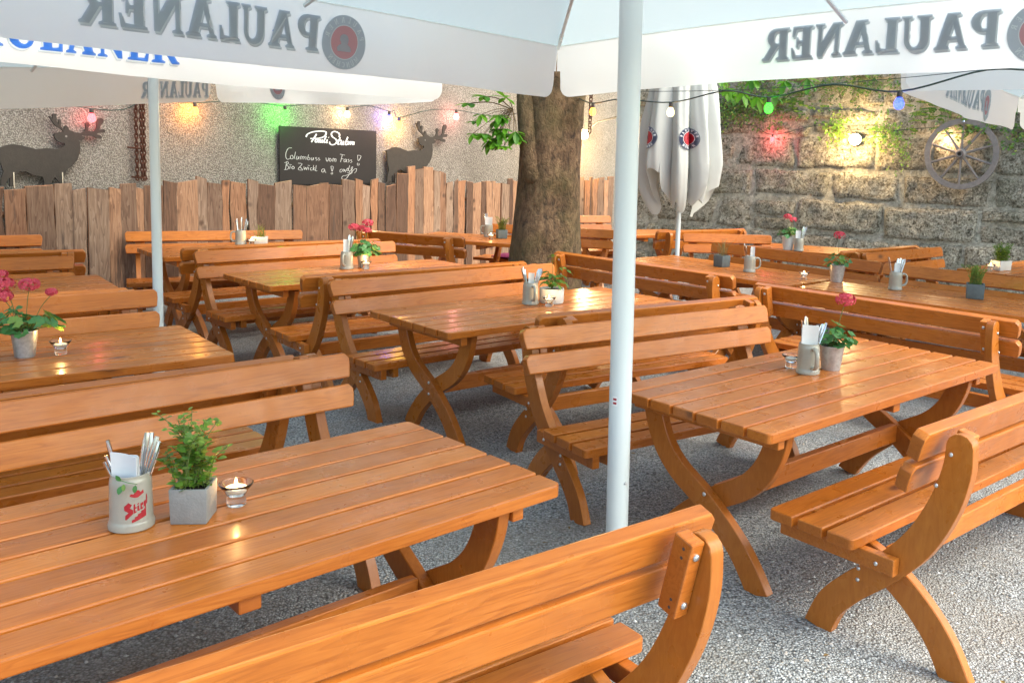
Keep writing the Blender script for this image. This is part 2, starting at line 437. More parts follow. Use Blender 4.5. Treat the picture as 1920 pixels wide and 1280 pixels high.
# ------------------------------------------------------------------ benches and tables
U0 = .61
def curved_plank(path, x0, x1, sq0=False, round_top=False):
    """path of (u, z, width): a sawn curved plank standing in the u-z plane, between x0 and x1"""
    P = smooth_path(path, 5); m = len(P)
    Lf, Rt = [], []
    for i in range(m):
        a, b = P[max(i-1, 0)], P[min(i+1, m-1)]
        du, dz = b[0]-a[0], b[1]-a[1]; l = math.hypot(du, dz); nu, nz = -dz/l, du/l
        w = P[i][2]/2
        Lf.append([P[i][0]+nu*w, P[i][1]+nz*w]); Rt.append([P[i][0]-nu*w, P[i][1]-nz*w])
    out = Lf[:]
    if round_top:
        c, w = P[-1], P[-1][2]/2; a, b = P[-2], P[-1]; ang = math.atan2(b[1]-a[1], b[0]-a[0])
        out += [[c[0]+w*cos(ang+t), c[1]+w*.9*sin(ang+t)] for t in (1.05, .5, 0, -.5, -1.05)]
    out += Rt[::-1]
    for q in out:
        if q[1] < -.03: q[1] = -.03
    n = len(Lf); mb = MB(); k = len(out)
    vs = [(x0, u-U0, z) for u, z in out] + [(x1, u-U0, z) for u, z in out]
    fs = []
    mid = k-1
    for i in range(n-1):
        a, b, c, d = i, i+1, mid-i-1, mid-i
        fs += [(a, b, c, d), (k+d, k+c, k+b, k+a)]
    if round_top:
        cap = list(range(n-1, k-n+1)); fs += [tuple(cap), tuple(k+i for i in reversed(cap))]
    fs += [(i, k+i, k+(i+1) % k, (i+1) % k) for i in range(k)]
    return mb.add(vs, fs)

MAIN = [(.185,-.03,.116),(.235,.09,.112),(.325,.195,.110),(.455,.315,.110),(.575,.455,.112),(.655,.61,.110),(.695,.75,.104),(.70,.850,.096)]
INNER = [(.02,.375,.10),(.17,.365,.11),(.35,.325,.110),(.475,.268,.110),(.58,.19,.110),(.665,.095,.112),(.735,-.03,.116)]
CACHE = {}
def cached(key, fn):
    if key not in CACHE: CACHE[key] = fn().data
    return CACHE[key]
def bolt_mb(p, axis, r=.0085):
    p = V(p); a = V(axis)
    return MB().tube([p-a*.002, p+a*.002, p+a*.0045, p+a*.006], [r, r, r*.75, r*.2], 10)

def make_bench(A, B, back_seen, label, group, L=None, z0=0.0, bolts=True, cut=None):
    """A, B: world ends of the backrest's top edge"""
    A, B = V((*A, 0)), V((*B, 0)); d = B-A; ang = math.atan2(d.y, d.x); L = L or d.length
    mid = (A+B)/2
    root = thing('beer_garden_bench', label, 'bench', (mid.x, mid.y, z0), ang+(pi if back_seen else 0), group)
    h = L/2
    R = random.Random(int(mid.x*1000+mid.y*77))
    seat = MB()
    for i in range(3):
        u = .134*i; j = R.uniform(-.003, .003)
        q = .022
        seat.plank(-h+j, h+j, u-U0, u+.112-U0, .386, .430, (q,q,0,0) if i == 0 else (0,0,q,q) if i == 2 else (0,0,0,0))
    seat.build('seat', M_plank, root, 18, .0055)
    back = MB()
    for (fz, uf, tz, ut) in ((.800,.552,.905,.585), (.677,.517,.775,.545)):
        e = V((ut-uf, tz-fz)); th = V((e.y, -e.x)).normalized()*.050
        e = e.normalized(); hh = math.hypot(ut-uf, tz-fz); c = .022
        prof = [(-h+.010,0),(h-.010,0),(h,hh*.5),(h,hh-c),(h-c*.9,hh),(-h+c*.9,hh),(-h,hh-c),(-h,hh*.5)]
        back.prism(prof, lambda a, b, d: (a, uf+e.x*b+th.x*d-U0, fz+e.y*b+th.y*d), 0, 1)
    back.build('backrest', M_plank, root, 18, .006)
    for s in (-1, 1):
        x0, x1 = s*(h-.10), s*(h-.145); x2 = s*(h-.19); xr = s*(h-.057)
        # the curved leg that runs on up as the back post
        def leg(key, path, a, b, rt):
            k = (key, s, round(h, 3))
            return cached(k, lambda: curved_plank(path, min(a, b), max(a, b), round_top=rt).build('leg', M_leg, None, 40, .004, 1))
        for key, path, a, b, rt in (('main', MAIN, x0, x1, True), ('inner', INNER, x1+s*-.001, x2, False)):
            k = (key, s, round(h, 3))
            first = k not in CACHE
            me = leg(key, path, a, b, rt)
            o = [x for x in COL.objects if x.data == me and x.parent is None] if first else []
            o = o[0] if o else link(bpy.data.objects.new('leg', me))
            o.parent = root
            if bolts and key == 'main':
                for u, z in ((.672,.815), (.628,.692), (.352,.283), (.352,.238)):
                    bolt_mb((x0, u-U0, z), (s, 0, 0)).build('bolt', M_bolt, o, 50)
        rl = MB().box((min(x0, xr)+.0005, .02-U0, .318), (max(x0, xr), .515-U0, .384)).build('seat_rail', M_plank, root, 18, .005)
        if bolts: bolt_mb((xr, .445-U0, .348), (s, 0, 0)).build('bolt', M_bolt, rl, 50)
        # bracket block that holds the slats, on the inner side of the post
        bx0, bx1 = sorted((s*(h-.146), s*(h-.192)))
        t = math.atan2(.03, .2); M = Matrix.Translation((0, .668-U0, .785)) @ Matrix.Rotation(-t-.09, 4, 'X')
        br = MB().box((bx0, -.027, -.108), (bx1, .036, .108), M).build('bracket', M_plank, root, 18, .005)
        if bolts:
            for z in (-.07, .07):
                b = MB()
                q = [M @ V(((bx0+bx1)/2, .036, z)), M @ V(((bx0+bx1)/2, .0395, z)), M @ V(((bx0+bx1)/2, .043, z))]
                b.tube(q, [.010, .010, .006], 10).build('bolt', M_bolt, br, 50)
            holes = MB()
            for z in (-.085, -.062, .06, .085):
                x = bx0-.0004 if s > 0 else bx1+.0004
                q = M @ V((x, .012, z)); holes.tube([q, q-V((.0004*s, 0, 0))], .0045, 8)
            holes.build('screw_hole', M_darkmetal, br, 0)
    MB().box((-(h-.192), .405-U0, .275), (h-.192, .445-U0, .365)).build('stretcher', M_plank, root, 18, .005)
    return root

TLEG = [(-.335,.70,.108),(-.312,.60,.108),(-.258,.49,.106),(-.165,.397,.104),(0,.298,.104),(.165,.165,.104),(.255,.06,.108),(.312,-.03,.112)]
def make_table(c, ang, label, group, L=2.08, W=.89, z0=0.0, bolts=True):
    root = thing('beer_garden_table', label, 'table', (c[0], c[1], z0), rad(ang), group)
    h = L/2; top = MB(); R = random.Random(int(c[0]*991+c[1]*313))
    pw = (W-6*.016)/7
    for i in range(7):
        y = -W/2+i*(pw+.016); j = R.uniform(-.002, .002)
        q = .028
        top.plank(-h+j, h+j, y, y+pw, .706, .750+R.uniform(-.0008, .0008), (q,q,0,0) if i == 0 else (0,0,q,q) if i == 6 else (0,0,0,0))
    top.build('tabletop', M_plank, root, 14, .0055, 2)
    for s in (-1, 1):
        xo, xi, xj = s*(h-.17), s*(h-.216), s*(h-.262)
        for sg, a, b in ((s, xo, xi), (-s, xi-s*.001, xj)):
            mb = curved_plank([(U0+sg*u, z, w) for u, z, w in TLEG], min(a, b), max(a, b))
            for v in mb.v:
                if v.z > .70: v.z = .704
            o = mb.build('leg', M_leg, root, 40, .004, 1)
            if bolts and sg == s:
                for z in (.335, .262): bolt_mb((xo, 0.0, z), (s, 0, 0), .010).build('bolt', M_bolt, o, 50)
        x0, x1 = sorted((xo+s*.0005, xo+s*.046))
        MB().box((x0, -W/2+.045, .648), (x1, W/2-.045, .7045)).build('cross_rail', M_plank, root, 18, .005)
    MB().box((-.03, -W/2+.03, .655), (.03, W/2-.03, .7045)).build('cross_rail', M_plank, root, 18, .005)
    MB().box((-(h-.262), -.022, .255), (h-.262, .022, .355)).build('stretcher', M_plank, root, 18, .005)
    return root

GB, GT = 'slatted pine benches of the beer garden', 'slatted pine tables of the beer garden'
# tables -----------------------------------------------------------
make_table((-1.073,2.424), 44.5, 'orange pine table in front carrying the printed mug and the grey cube pot', GT, 2.06, .885)
make_table((1.232,4.459), 42.6, 'orange pine table beside the thick white pole with a wall-lamp reflection on it', GT, 2.09, .895)
make_table((-.283,6.245), 42.9, 'orange pine table in the middle, set with mug and round pale pot', GT, 2.10, .91)
make_table((-2.796,4.178), 40.2, 'orange pine table with the pink geranium in a zinc bucket at the picture edge', GT, 2.06, .905)
make_table((-1.867,7.772), 44.7, 'orange pine table left of the tree with a bushy pink geranium', GT, 2.08, .86)
make_table((-4.322,6.10), 38.2, 'orange pine table with nothing on it, behind the geranium table at left', GT, 2.05, .84)
make_table((-3.315,9.268), 40.5, 'orange pine table by the board fence with mug and small white square pot', GT, 2.05, .90, bolts=False)
make_table((-1.05,11.05), -20, 'orange pine table half hidden behind the tree trunk, with yellow heather on it', GT, 2.0, .88, bolts=False)
make_table((1.407,8.785), -47, 'orange pine table with slate cube pot of dry stems and a mug', GT, 2.1, .90)
make_table((2.95,7.28), -42, 'orange pine table at right edge with the last mug and green slate pot', GT, 2.1, .90)
make_table((.75,12.7), 25, 'small bright orange pine table standing far back behind the white pole', GT, 1.6, .85, bolts=False)
make_table((3.05,11.0), -25, 'orange pine table under the stone wall with a geranium pot and a narrow mug', GT, 1.7, .85, bolts=False)
make_table((5.0,9.75), 41, 'orange pine table below the wagon wheel with a pale box plant and candle', GT, 2.05, .88, bolts=False)
# benches ----------------------------------------------------------
bench = make_bench
bench((-.698-.49,1.449-.40), (.371,2.296), True, 'pine bench cut by the lower picture edge, its back towards us, closest bench of all', GB)
a = V((.766*0,0)); d = (cos(rad(41.6)), sin(rad(41.6)))
bench((1.195,3.03), (1.195+2.05*d[0], 3.03+2.05*d[1]), True, 'pine bench whose curved side frame stands free on the gravel, lower right', GB)
bench((-.291,4.624), (1.18,5.671), False, 'pine bench lit bright orange, facing the table beside the white pole', GB)
bench((-.215,5.03), (1.215,6.06), True, 'pine bench with green lamplight on its top edge, behind the bright orange bench', GB)
bench((-1.698,6.109), (-.22,7.525), False, 'pine bench with leaf shadows on its slats, behind the middle table', GB)
bench((-1.934,6.30), (-.433,7.582), True, 'pine bench facing the pink geranium table left of the tree, seen from behind', GB)
bench((-3.227,7.545), (-1.831,8.923), False, 'pine bench facing us behind the geranium table left of the tree', GB)
bench((-3.41,7.74), (-2.0,9.12), True, 'pine bench ending just right of the thin white pole, back turned to us', GB)
bench((-4.83,9.60), (-3.20,10.44), False, 'pine bench standing against the board fence below the chalkboard side', GB, z0=-.06, bolts=False)
bench((-1.023-2.06*cos(rad(44)),3.962-2.06*sin(rad(44))), (-1.023,3.962), False, 'pine bench with two long slats behind the front table with the printed mug', GB)
bench((-1.263-2.06*cos(rad(43)),4.06-2.06*sin(rad(43))), (-1.263,4.06), True, 'pine bench facing the zinc bucket table, only its top edge showing', GB, z0=-.045)
bench((-2.603-2.05*cos(rad(41)),5.538-2.05*sin(rad(41))), (-2.603,5.538), False, 'pine bench with a big knot in its upper slat, behind the zinc bucket geranium', GB)
bench((-2.87-2.05*cos(rad(39)),5.75-2.05*sin(rad(39))), (-2.87,5.75), True, 'pine bench with yellow top edge back to back with the knotted bench', GB, z0=-.036)
bench((-4.15-2.05*cos(rad(36)),7.40-2.05*sin(rad(36))), (-4.15,7.40), False, 'pine bench with rounded pinkish slats behind the empty table at far left', GB, z0=-.05)
bench((-4.26-2.05*cos(rad(34)),7.79-2.05*sin(rad(34))), (-4.26,7.79), True, 'pine bench showing its squared end behind the pinkish slats at far left', GB, z0=-.045)
bench((-5.24-2.05*cos(rad(34)),8.81-2.05*sin(rad(34))), (-5.24,8.81), False, 'pine bench standing against the board fence under the first stag', GB, z0=-.036, bolts=False)
bench((-.225,8.457), (1.222,7.063), True, 'pine bench right beside the tree trunk, its back and bracket towards us', GB)
bench((1.317,6.723), (2.658,5.373), True, 'pine bench with two brackets on its back, in front of the right row table', GB)
bench((1.476,9.922), (2.833,8.393), False, 'dark pine bench facing us behind the slate cube pot', GB)
bench((2.845,8.375), (4.29,6.98), False, 'dark pine bench facing us behind the last mug of the right row', GB)
bench((1.256,11.0), (2.345,11.06), False, 'bright orange pine bench directly right of the folded parasol pole', GB, bolts=False)
bench((.961,11.18), (2.196,11.99), True, 'pine bench back to back behind the bright orange one, under the folded parasol', GB, bolts=False)
bench((-.9,13.2), (.455,13.75), False, 'short bright pine bench seen between trunk and thick pole, farthest back', GB, bolts=False)
bench((-1.15,11.50), (.435,11.084), False, 'pine bench with dark slats right of the trunk and left of the thick pole', GB, bolts=False)
bench((-2.473,10.029), (-1.216,9.552), True, 'pine bench angled against the fence left of the trunk, post and bracket showing', GB)
bench((2.898,9.199), (4.076,10.223), False, 'orange pine bench facing us in front of the table below the wagon wheel', GB, bolts=False)
bench((2.704,9.30), (3.88,10.34), True, 'orange pine bench back to back behind the one near the wagon wheel table', GB, bolts=False)
# backless bench behind the tree with two plum cushions
def stool_bench():
    root = thing('backless_bench', 'plain backless pine bench behind the trunk holding a plum cushion', 'bench', (-.42,11.62,0), rad(-20))
    s = MB()
    for i in range(3): s.box((-.95, -.19+.13*i, .40), (.95, -.075+.13*i, .44))
    s.build('seat', M_plank, root, 18, .006)
    for x in (-.7, .7):
        for y in (-.13, .13): MB().box((x-.03, y-.03, -.03), (x+.03, y+.03, .398)).build('leg', M_leg, root, 35, .004)
stool_bench()
def cushion(loc, rot, label):
    mb = MB(); n = 12; vs = []
    for s in (1, -1):
        for j in range(n+1):
            for i in range(n+1):
                u, v = i/n*2-1, j/n*2-1
                t = (1-u**4)*(1-v**4)
                vs.append((u*.20, v*.20, .025+s*(.004+.021*t**.6)))
    k = (n+1)**2; fs = []
    for j in range(n):
        for i in range(n):
            q = (j*(n+1)+i, j*(n+1)+i+1, (j+1)*(n+1)+i+1, (j+1)*(n+1)+i)
            fs += [q, tuple(k+x for x in reversed(q))]
    ring = [i for i in range(n)]+[j*(n+1)+n for j in range(n)]+[n*(n+1)+n-i for i in range(n)]+[(n-j)*(n+1) for j in range(n)]
    fs += [(a, k+a, k+b, b) for a, b in zip(ring, ring[1:]+ring[:1])]
    mb.add(vs, fs); o = mb.build('seat_cushion', M_cushion, None, 60)
    o.location = loc; o.rotation_euler = (0, 0, rot); tag(o, label, 'cushion', 'plum seat cushions')
cushion((-.88,11.78,.44), rad(-18), 'plum cushion lying on the backless bench behind the trunk')
cushion((-2.02,10.18,.43), rad(-22), 'plum cushion on the angled bench left of the trunk, seen under its slats')

# ------------------------------------------------------------------ things on the tables
TZ = .751
K = 1.22          # the stoneware is litre size
MUGPROF = [(.0,.004),(.044,.004),(.0465,.0),(.049,.002),(.0495,.012),(.0465,.019),(.0455,.024),(.0450,.07),(.0442,.105),(.0425,.116),(.0405,.121),(.0408,.1245),(.0395,.126),(.0375,.124),(.037,.116),(.0385,.10),(.0385,.012),(0,.012)]
def mug(x, y, handle, label, group='grey stoneware beer mugs holding cutlery'):
    mb = MB().lathe(MUGPROF, 40); o = mb.build('beer_mug', M_glaze, None, 40); o.location = (x, y, TZ); o.scale = (K,K,K); o.rotation_euler = (0,0,rad(handle))
    tag(o, label, 'mug', group)
    hp = smooth_path([(.041,0,.106),(.060,0,.110),(.078,0,.098),(.083,0,.070),(.078,0,.044),(.062,0,.031),(.043,0,.030)], 5)
    MB().tube(hp, .0075, 10, flat=1.25).build('handle', M_glaze, o, 60)
    return o
def cutlery(x, y, spec, label, group, z=TZ):
    """spec: (azimuth deg, lean deg, length above rim, kind)"""
    for az, lean, ln, kind in spec:
        mb = MB(); w = .0092 if kind != 'knife' else .0104; t = .0034
        pts = []; L = .095+ln
        for i in range(9):
            f = i/8; ww = w*(.5+.55*f) if kind != 'knife' else w*(.85+.2*f)
            if i == 8: ww *= .55
            pts.append((f*L, ww))
        vs = [];
        for s, ww in pts:
            for k in range(8):
                q = 2*pi*k/8; vs.append((ww*cos(q), t*sin(q)*(1.3 if kind == 'knife' else 1), s))
        fs = [(i*8+k, i*8+(k+1) % 8, (i+1)*8+(k+1) % 8, (i+1)*8+k) for i in range(8) for k in range(8)]+[tuple(reversed(range(8))), tuple(range(64, 72))]
        mb.add(vs, fs); o = mb.build(kind, M_steel, None, 50)
        a = rad(az); r = .026*K; o.scale = (K,K,K)
        o.location = (x+cos(a)*r*(1-lean/26), y+sin(a)*r*(1-lean/26), z+.030*K)
        ax = V((-sin(a), cos(a), 0))
        o.rotation_mode = 'QUATERNION'
        from mathutils import Quaternion
        o.rotation_quaternion = Quaternion(ax, rad(lean)) @ Quaternion(V((0,0,1)), a+rad(90+az*1.3 % 60))
        tag(o, label, kind, group)
def napkin(x, y, rot, label, h=.062, w=.060, lean=4, z=TZ):
    mb = MB(); n = 6
    for k in range(3):
        vs = []
        for j in range(2):
            for i in range(n+1):
                u = i/n-.5
                vs.append((u*w*(.92 if j == 0 else 1), k*.004-.004+.006*cos(u*3)+(.004 if j else 0), (.05 if j == 0 else .126+h+(.010*u if k else -.006*u)-k*.004)))
        fs = [(i, i+1, n+1+i+1, n+1+i) for i in range(n)]
        m2 = len(vs); vs2 = [(a, b+.0022, c) for a, b, c in vs]
        fs2 = [tuple(reversed([m2+q for q in f])) for f in fs]
        ring = list(range(n+1))+list(range(2*n+1, n, -1))
        fs3 = [(ring[q], ring[(q+1) % len(ring)], m2+ring[(q+1) % len(ring)], m2+ring[q]) for q in range(len(ring))]
        mb.add(vs+vs2, fs+fs2+fs3)
    o = mb.build('paper_napkin', M_napkin, None, 40); o.location = (x, y, z); o.scale = (K,K,K); o.rotation_euler = (rad(lean), 0, rad(rot)); tag(o, label, 'napkin', 'white napkins in the mugs')
    return o

def leaf(mb, c, d, up, L, W, fold=.25, n=3):
    """an oval leaf of two folded halves from c along d"""
    d = d.normalized(); side = d.cross(up)
    if side.length < 1e-4: side = d.orthogonal()
    side.normalize(); nn = side.cross(d)
    prof = [(0,0),(.22,.36),(.5,.5),(.78,.34),(1,0)]
    mid = [c+d*(L*t)+nn*(-.12*L*t*t) for t, w in prof]
    l = [mid[i]+side*(W*prof[i][1])+nn*(fold*W*prof[i][1]) for i in range(1, 4)]
    r = [mid[i]-side*(W*prof[i][1])+nn*(fold*W*prof[i][1]) for i in range(1, 4)]
    vs = mid+l+r
    mb.add(vs, ((0,1,5),(1,2,6,5),(2,3,7,6),(3,4,7),(0,8,1),(1,8,9,2),(2,9,10,3),(3,10,4)))
def round_leaf(mb, c, nrm, r, R):
    """scalloped geranium leaf"""
    nrm = nrm.normalized(); a = nrm.orthogonal().normalized(); b = nrm.cross(a); q0 = R.uniform(0, 6.28)
    vs = [c-nrm*r*.18]
    n = 14
    for k in range(n):
        q = q0+2*pi*k/n*.93; rr = r*(1+.10*(-1)**k)
        vs.append(c+a*(rr*cos(q))+b*(rr*sin(q))+nrm*(r*.10*sin(q*3)))
    mb.add(vs, [(0, 1+k, 2+k) for k in range(n-1)])

def geranium(root, R, z0, spread, nleaf, heads, lr=.026, hr=.036, top=.16):
    fo, st = MB(), MB()
    for i in range(nleaf):
        q = R.uniform(0, 6.28); f = R.random()**.6; hgt = R.uniform(.01, .10)*(1.25-f*.6)
        p = V((cos(q)*spread*f, sin(q)*spread*f, z0+hgt))
        st.tube(smooth_path([(p.x*.15, p.y*.15, z0-.01), (p.x*.5, p.y*.5, z0+hgt*.75), tuple(p)], 3), .0013, 5)
        nrm = V((cos(q)*f*.9, sin(q)*f*.9, 1))+V((R.uniform(-.5,.5), R.uniform(-.5,.5), 0))
        round_leaf(fo, p, nrm, lr*R.uniform(.6, 1.1), R)
    st.build('stem', M_stem, root, 60); fo.build('foliage', M_ger, root)
    for hx, hy, hz, s in heads:
        c = V((hx, hy, z0+hz)); mb = MB()
        st2 = MB().tube(smooth_path([(hx*.2, hy*.2, z0), (hx*.6, hy*.6, z0+hz*.6), (hx, hy, z0+hz-.012)], 4), .0016, 6)
        for i in range(int(60*s)):
            v = V((R.gauss(0,1), R.gauss(0,1), R.gauss(.35,.8))).normalized()
            p = c+V((v.x*hr*s, v.y*hr*s, v.z*hr*.62*s))
            a = v.orthogonal().normalized(); b = v.cross(a)
            for k in range(5):
                q = 2*pi*k/5; d = a*cos(q)+b*sin(q)
                leaf(mb, p, d+v*.35, v, .0098, .0085, .1)
        f = mb.build('flower', M_petal, root); st2.build('stem', M_stem, f, 60)

def bucket(x, y, label, seed, r=.046, h=.095, spread=.08, nleaf=26, heads=((.01,0,.17,1),), mat=None, name='potted_geranium', lr=.026):
    root = thing(name, label, 'potted plant', (x, y, TZ), 0, 'potted plants on the tables'); R = random.Random(seed); root.scale = (K*.97,)*3
    b = r*.74
    MB().lathe([(0,.003),(b*.96,.003),(b,0),(b*1.01,.004),(r*.985,h-.003),(r*1.02,h-.003),(r*1.03,h),(r*1.02,h+.002),(r*.965,h),(r*.95,h-.006),(b*.95,.012),(0,.012)], 36).build('pot', mat or M_zinc, root, 40)
    MB().lathe([(r*.94,h-.012),(r*.5,h-.008),(0,h-.006)], 24).build('soil', M_soil, root, 60)
    geranium(root, R, h-.008, spread, nleaf, heads, lr)
    return root
def cube_pot(x, y, rot, label, seed, mat, w=.088, h=.085, kind='herb', cat='potted plant', n=34, hgt=.13, leafm=None, wy=None):
    wy = wy or w
    root = thing({'herb':'potted_herb','stems':'potted_thyme','heather':'potted_heather','grass':'potted_spider_plant'}[kind], label, cat, (x, y, TZ), rad(rot), 'potted plants on the tables'); R = random.Random(seed); root.scale = (K*.98,)*3
    a, b, t = w/2, wy/2, .0075
    mb = MB()
    o1 = [(-a*.95,-b*.95,0),(a*.95,-b*.95,0),(a*.95,b*.95,0),(-a*.95,b*.95,0)]; o2 = [(-a,-b,h),(a,-b,h),(a,b,h),(-a,b,h)]
    i2 = [(-a+t,-b+t,h),(a-t,-b+t,h),(a-t,b-t,h),(-a+t,b-t,h)]; i1 = [(p[0]*.96,p[1]*.96,.012) for p in i2]
    vs = o1+o2+i2+i1
    fs = [(3,2,1,0)]+[(i,(i+1)%4,4+(i+1)%4,4+i) for i in range(4)]+[(4+i,4+(i+1)%4,8+(i+1)%4,8+i) for i in range(4)]+[(8+i,8+(i+1)%4,12+(i+1)%4,12+i) for i in range(4)]+[(12,13,14,15)]
    mb.add(vs, fs).build('pot', mat, root, 35, .0022)
    MB().box((-a+t+.0006,-b+t+.0006,h-.022), (a-t-.0006,b-t-.0006,h-.010)).build('soil', M_soil, root)
    fo, st = MB(), MB()
    for i in range(n):
        px, py = R.uniform(-a*.7, a*.7), R.uniform(-b*.7, b*.7); q = R.uniform(0, 6.28)
        H = hgt*R.uniform(.35, 1); out = R.uniform(.1, .95)*H*(.8 if kind != 'grass' else 1.1)
        p0, p1, p2 = V((px, py, h-.012)), V((px+cos(q)*out*.35, py+sin(q)*out*.35, h+H*.62)), V((px+cos(q)*out, py+sin(q)*out, h+H*(1 if kind != 'grass' else .75)))
        P = [V(c) for c in smooth_path([p0, p1, p2], 5)]
        if kind == 'grass':
            for k in range(len(P)-1):
                s = V((-sin(q), cos(q), 0)); w0, w1 = .004*(1-k/len(P)), .004*(1-(k+1)/len(P))
                fo.add([P[k]-s*w0, P[k]+s*w0, P[k+1]+s*w1, P[k+1]-s*w1], [(0,1,2,3)])
            continue
        st.tube(P, [.0011]*(len(P)-1)+[.0005], 5)
        if kind == 'herb':
            for k in range(1, len(P)):
                for sgn in (1, -1):
                    d = V((cos(q+sgn*1.4+k), sin(q+sgn*1.4+k), R.uniform(.0, .7)))
                    s = R.uniform(.012, .026)*(1.0 if k < len(P)-2 else .75)
                    leaf(fo, P[k]+V((R.uniform(-.008,.008), R.uniform(-.008,.008), 0)), d, V((R.uniform(-.5,.5), R.uniform(-.5,.5), 1)), s, s*.88, .2)
        elif kind == 'heather':
            for k in range(1, len(P)):
                for j in range(4):
                    d = V((cos(j*1.57+k), sin(j*1.57+k), 1.2)); leaf(fo, P[k], d, V((0,0,1)), .012, .0035)
        elif kind == 'stems':
            for k in range(2, len(P)):
                if R.random() < .7:
                    d = V((cos(k*2.1), sin(k*2.1), 1.0)); leaf(fo, P[k], d, V((0,0,1)), .007, .003)
    if st.v: st.build('stem', M_stem if kind != 'stems' else M_drystem, root, 60)
    if fo.v: fo.build('foliage', leafm or M_herb, root)
    return root
M_drystem = plain('dry_stem', (.22,.16,.06), .8)
def candle(x, y, label, lit=True):
    root = thing('tealight_candle', label, 'candle', (x, y, TZ), 0, 'glass tealights on the tables'); root.scale = (K*1.13,)*3
    MB().lathe([(0,0),(.019,0),(.0205,.002),(.0195,.018),(.0185,.022),(.026,.034),(.0345,.045),(.036,.048),(.0345,.0495),(.0315,.047),(.024,.036),(.0215,.030),(0,.029)], 28).build('glass_holder', M_glass, root, 45)
    MB().lathe([(0,.0305),(.0195,.0305),(.0225,.0365),(.0215,.039),(0,.0385)], 20).build('wax', M_wax, root, 50)
    if lit:
        MB().lathe([(0,.0385),(.0025,.042),(.0034,.047),(.0022,.053),(0,.060)], 10).build('flame', M_flame, root, 60)
        l = bpy.data.lights.new('candle_light', 'POINT'); l.energy = .22; l.color = (1,.55,.2); l.shadow_soft_size = .006
        o = link(bpy.data.objects.new('candle_light', l)); o.location = (x, y, TZ+.078*K)
# front table
MX, MY = -1.209, 2.400
m1 = mug(MX, MY, 120, 'grey stoneware mug with the red printed emblem on the front table')
def mug_print():
    z0 = rad(-63.3)+.013/.045
    SH = {'red': [[(440,885),(470,905),(450,930),(478,945),(478,975),(420,1020),(410,1020),(412,985),(440,965),(405,945),(402,915)],
      [(482,905),(496,896),(496,925),(508,925),(508,936),(496,938),(496,960),(508,955),(505,968),(482,975)], [(514,920),(529,912),(529,948),(538,945),(535,956),(514,960)], [(514,902),(529,894),(529,905),(514,911)],
      [(542,905),(565,895),(568,918),(554,924),(556,940),(570,935),(567,948),(542,954)], [(573,897),(596,886),(596,950),(580,968),(570,962),(584,948),(584,934),(573,938)], [(599,848),(611,841),(611,915),(599,922)],
      [(465,1025),(490,1018),(490,1004),(516,999),(516,985),(546,978),(546,964),(576,959),(595,950),(595,1012),(465,1048)],
      [(450,836),(462,818),(486,822),(502,798),(518,794),(534,798),(546,814),(572,798),(577,824),(548,838),(520,852),(490,850)]],
      'grey': [[(468+i*12, 868-i*2), (475+i*12, 867-i*2), (475+i*12, 876-i*2), (468+i*12, 877-i*2)] for i in range(9)]+[[(474+i*13, 1072-i*3), (481+i*13, 1070-i*3), (481+i*13, 1082-i*3), (474+i*13, 1084-i*3)] for i in range(9)]}
    for nm, mt in (('red', M_redprint), ('grey', M_greyprint)):
        mb = MB()
        for poly in SH[nm]:
            tris = [[V((poly[i][0], poly[i][1], 0)) for i in t] for t in tessellate_polygon([[V((a, b, 0)) for a, b in poly]])]
            for _ in range(2):
                tris = [q for a, b, c in tris for q in ((a,(a+b)/2,(c+a)/2),((a+b)/2,b,(b+c)/2),((c+a)/2,(b+c)/2,c),((a+b)/2,(b+c)/2,(c+a)/2))]
            for t in tris:
                vs = []
                for p in t:
                    a = z0+(p.x-518)*.000238/.045; z = (1128-p.y)*.000288
                    r = .0455-.0012*max(0, (z-.03)/.08)+.0006; a2 = a-rad(120); vs.append((r*cos(a2), r*sin(a2), z))
                mb.add(vs, [(0,1,2)])
        mb.build('printed_emblem' if nm == 'red' else 'small_print', mt, m1, recalc=False)
mug_print()
cutlery(MX, MY, ((168,17,.055,'fork'),(182,20,.045,'fork'),(196,22,.035,'fork'),(176,13,.075,'knife')), 'steel handle leaning left out of the red printed mug on the front table', 'cutlery leaning left in the printed mug')
cutlery(MX, MY, ((62,9,.082,'knife'),(48,11,.085,'knife'),(30,15,.080,'knife'),(16,18,.075,'knife'),(40,18,.070,'knife')), 'steel knife handle leaning right out of the red printed mug on the front table', 'knives leaning right in the printed mug')
napkin(MX-.002, MY-.014, -12, 'white paper napkin stuck in the red printed mug on the front table', .046, .066)
cube_pot(-1.065, 2.465, 6, 'grey concrete cube pot with tall green oregano on the front table', 11, M_concrete, .086, .084, n=26, hgt=.165)
candle(-.984, 2.569, 'lit tealight in a flared glass beside the oregano cube pot')
# sprig of the herb that fell over the mug rim
sp = MB(); 
for p, d, s in (((0,-.004,.0),(-.3,-.4,-1),.020),((.004,-.003,.004),(.2,-.5,-.9),.016),((.030,-.002,.002),(-.1,-.3,-1),.018),((-.002,-.003,.010),(-.4,-.2,.6),.017)):
    leaf(sp, V(p), V(d), V((0,-1,.2)), s, s*.62, .15)
sp.tube([(-.002,-.003,.012),(.014,-.001,.006),(.033,-.001,.004)], .0008, 5)
o = sp.build('herb_sprig', M_ger); o.location = (MX+.007, MY-.058, TZ+.112*K); o.scale = (K,K,K); tag(o, 'small green herb sprig hanging over the rim of the red printed mug', 'herb sprig')
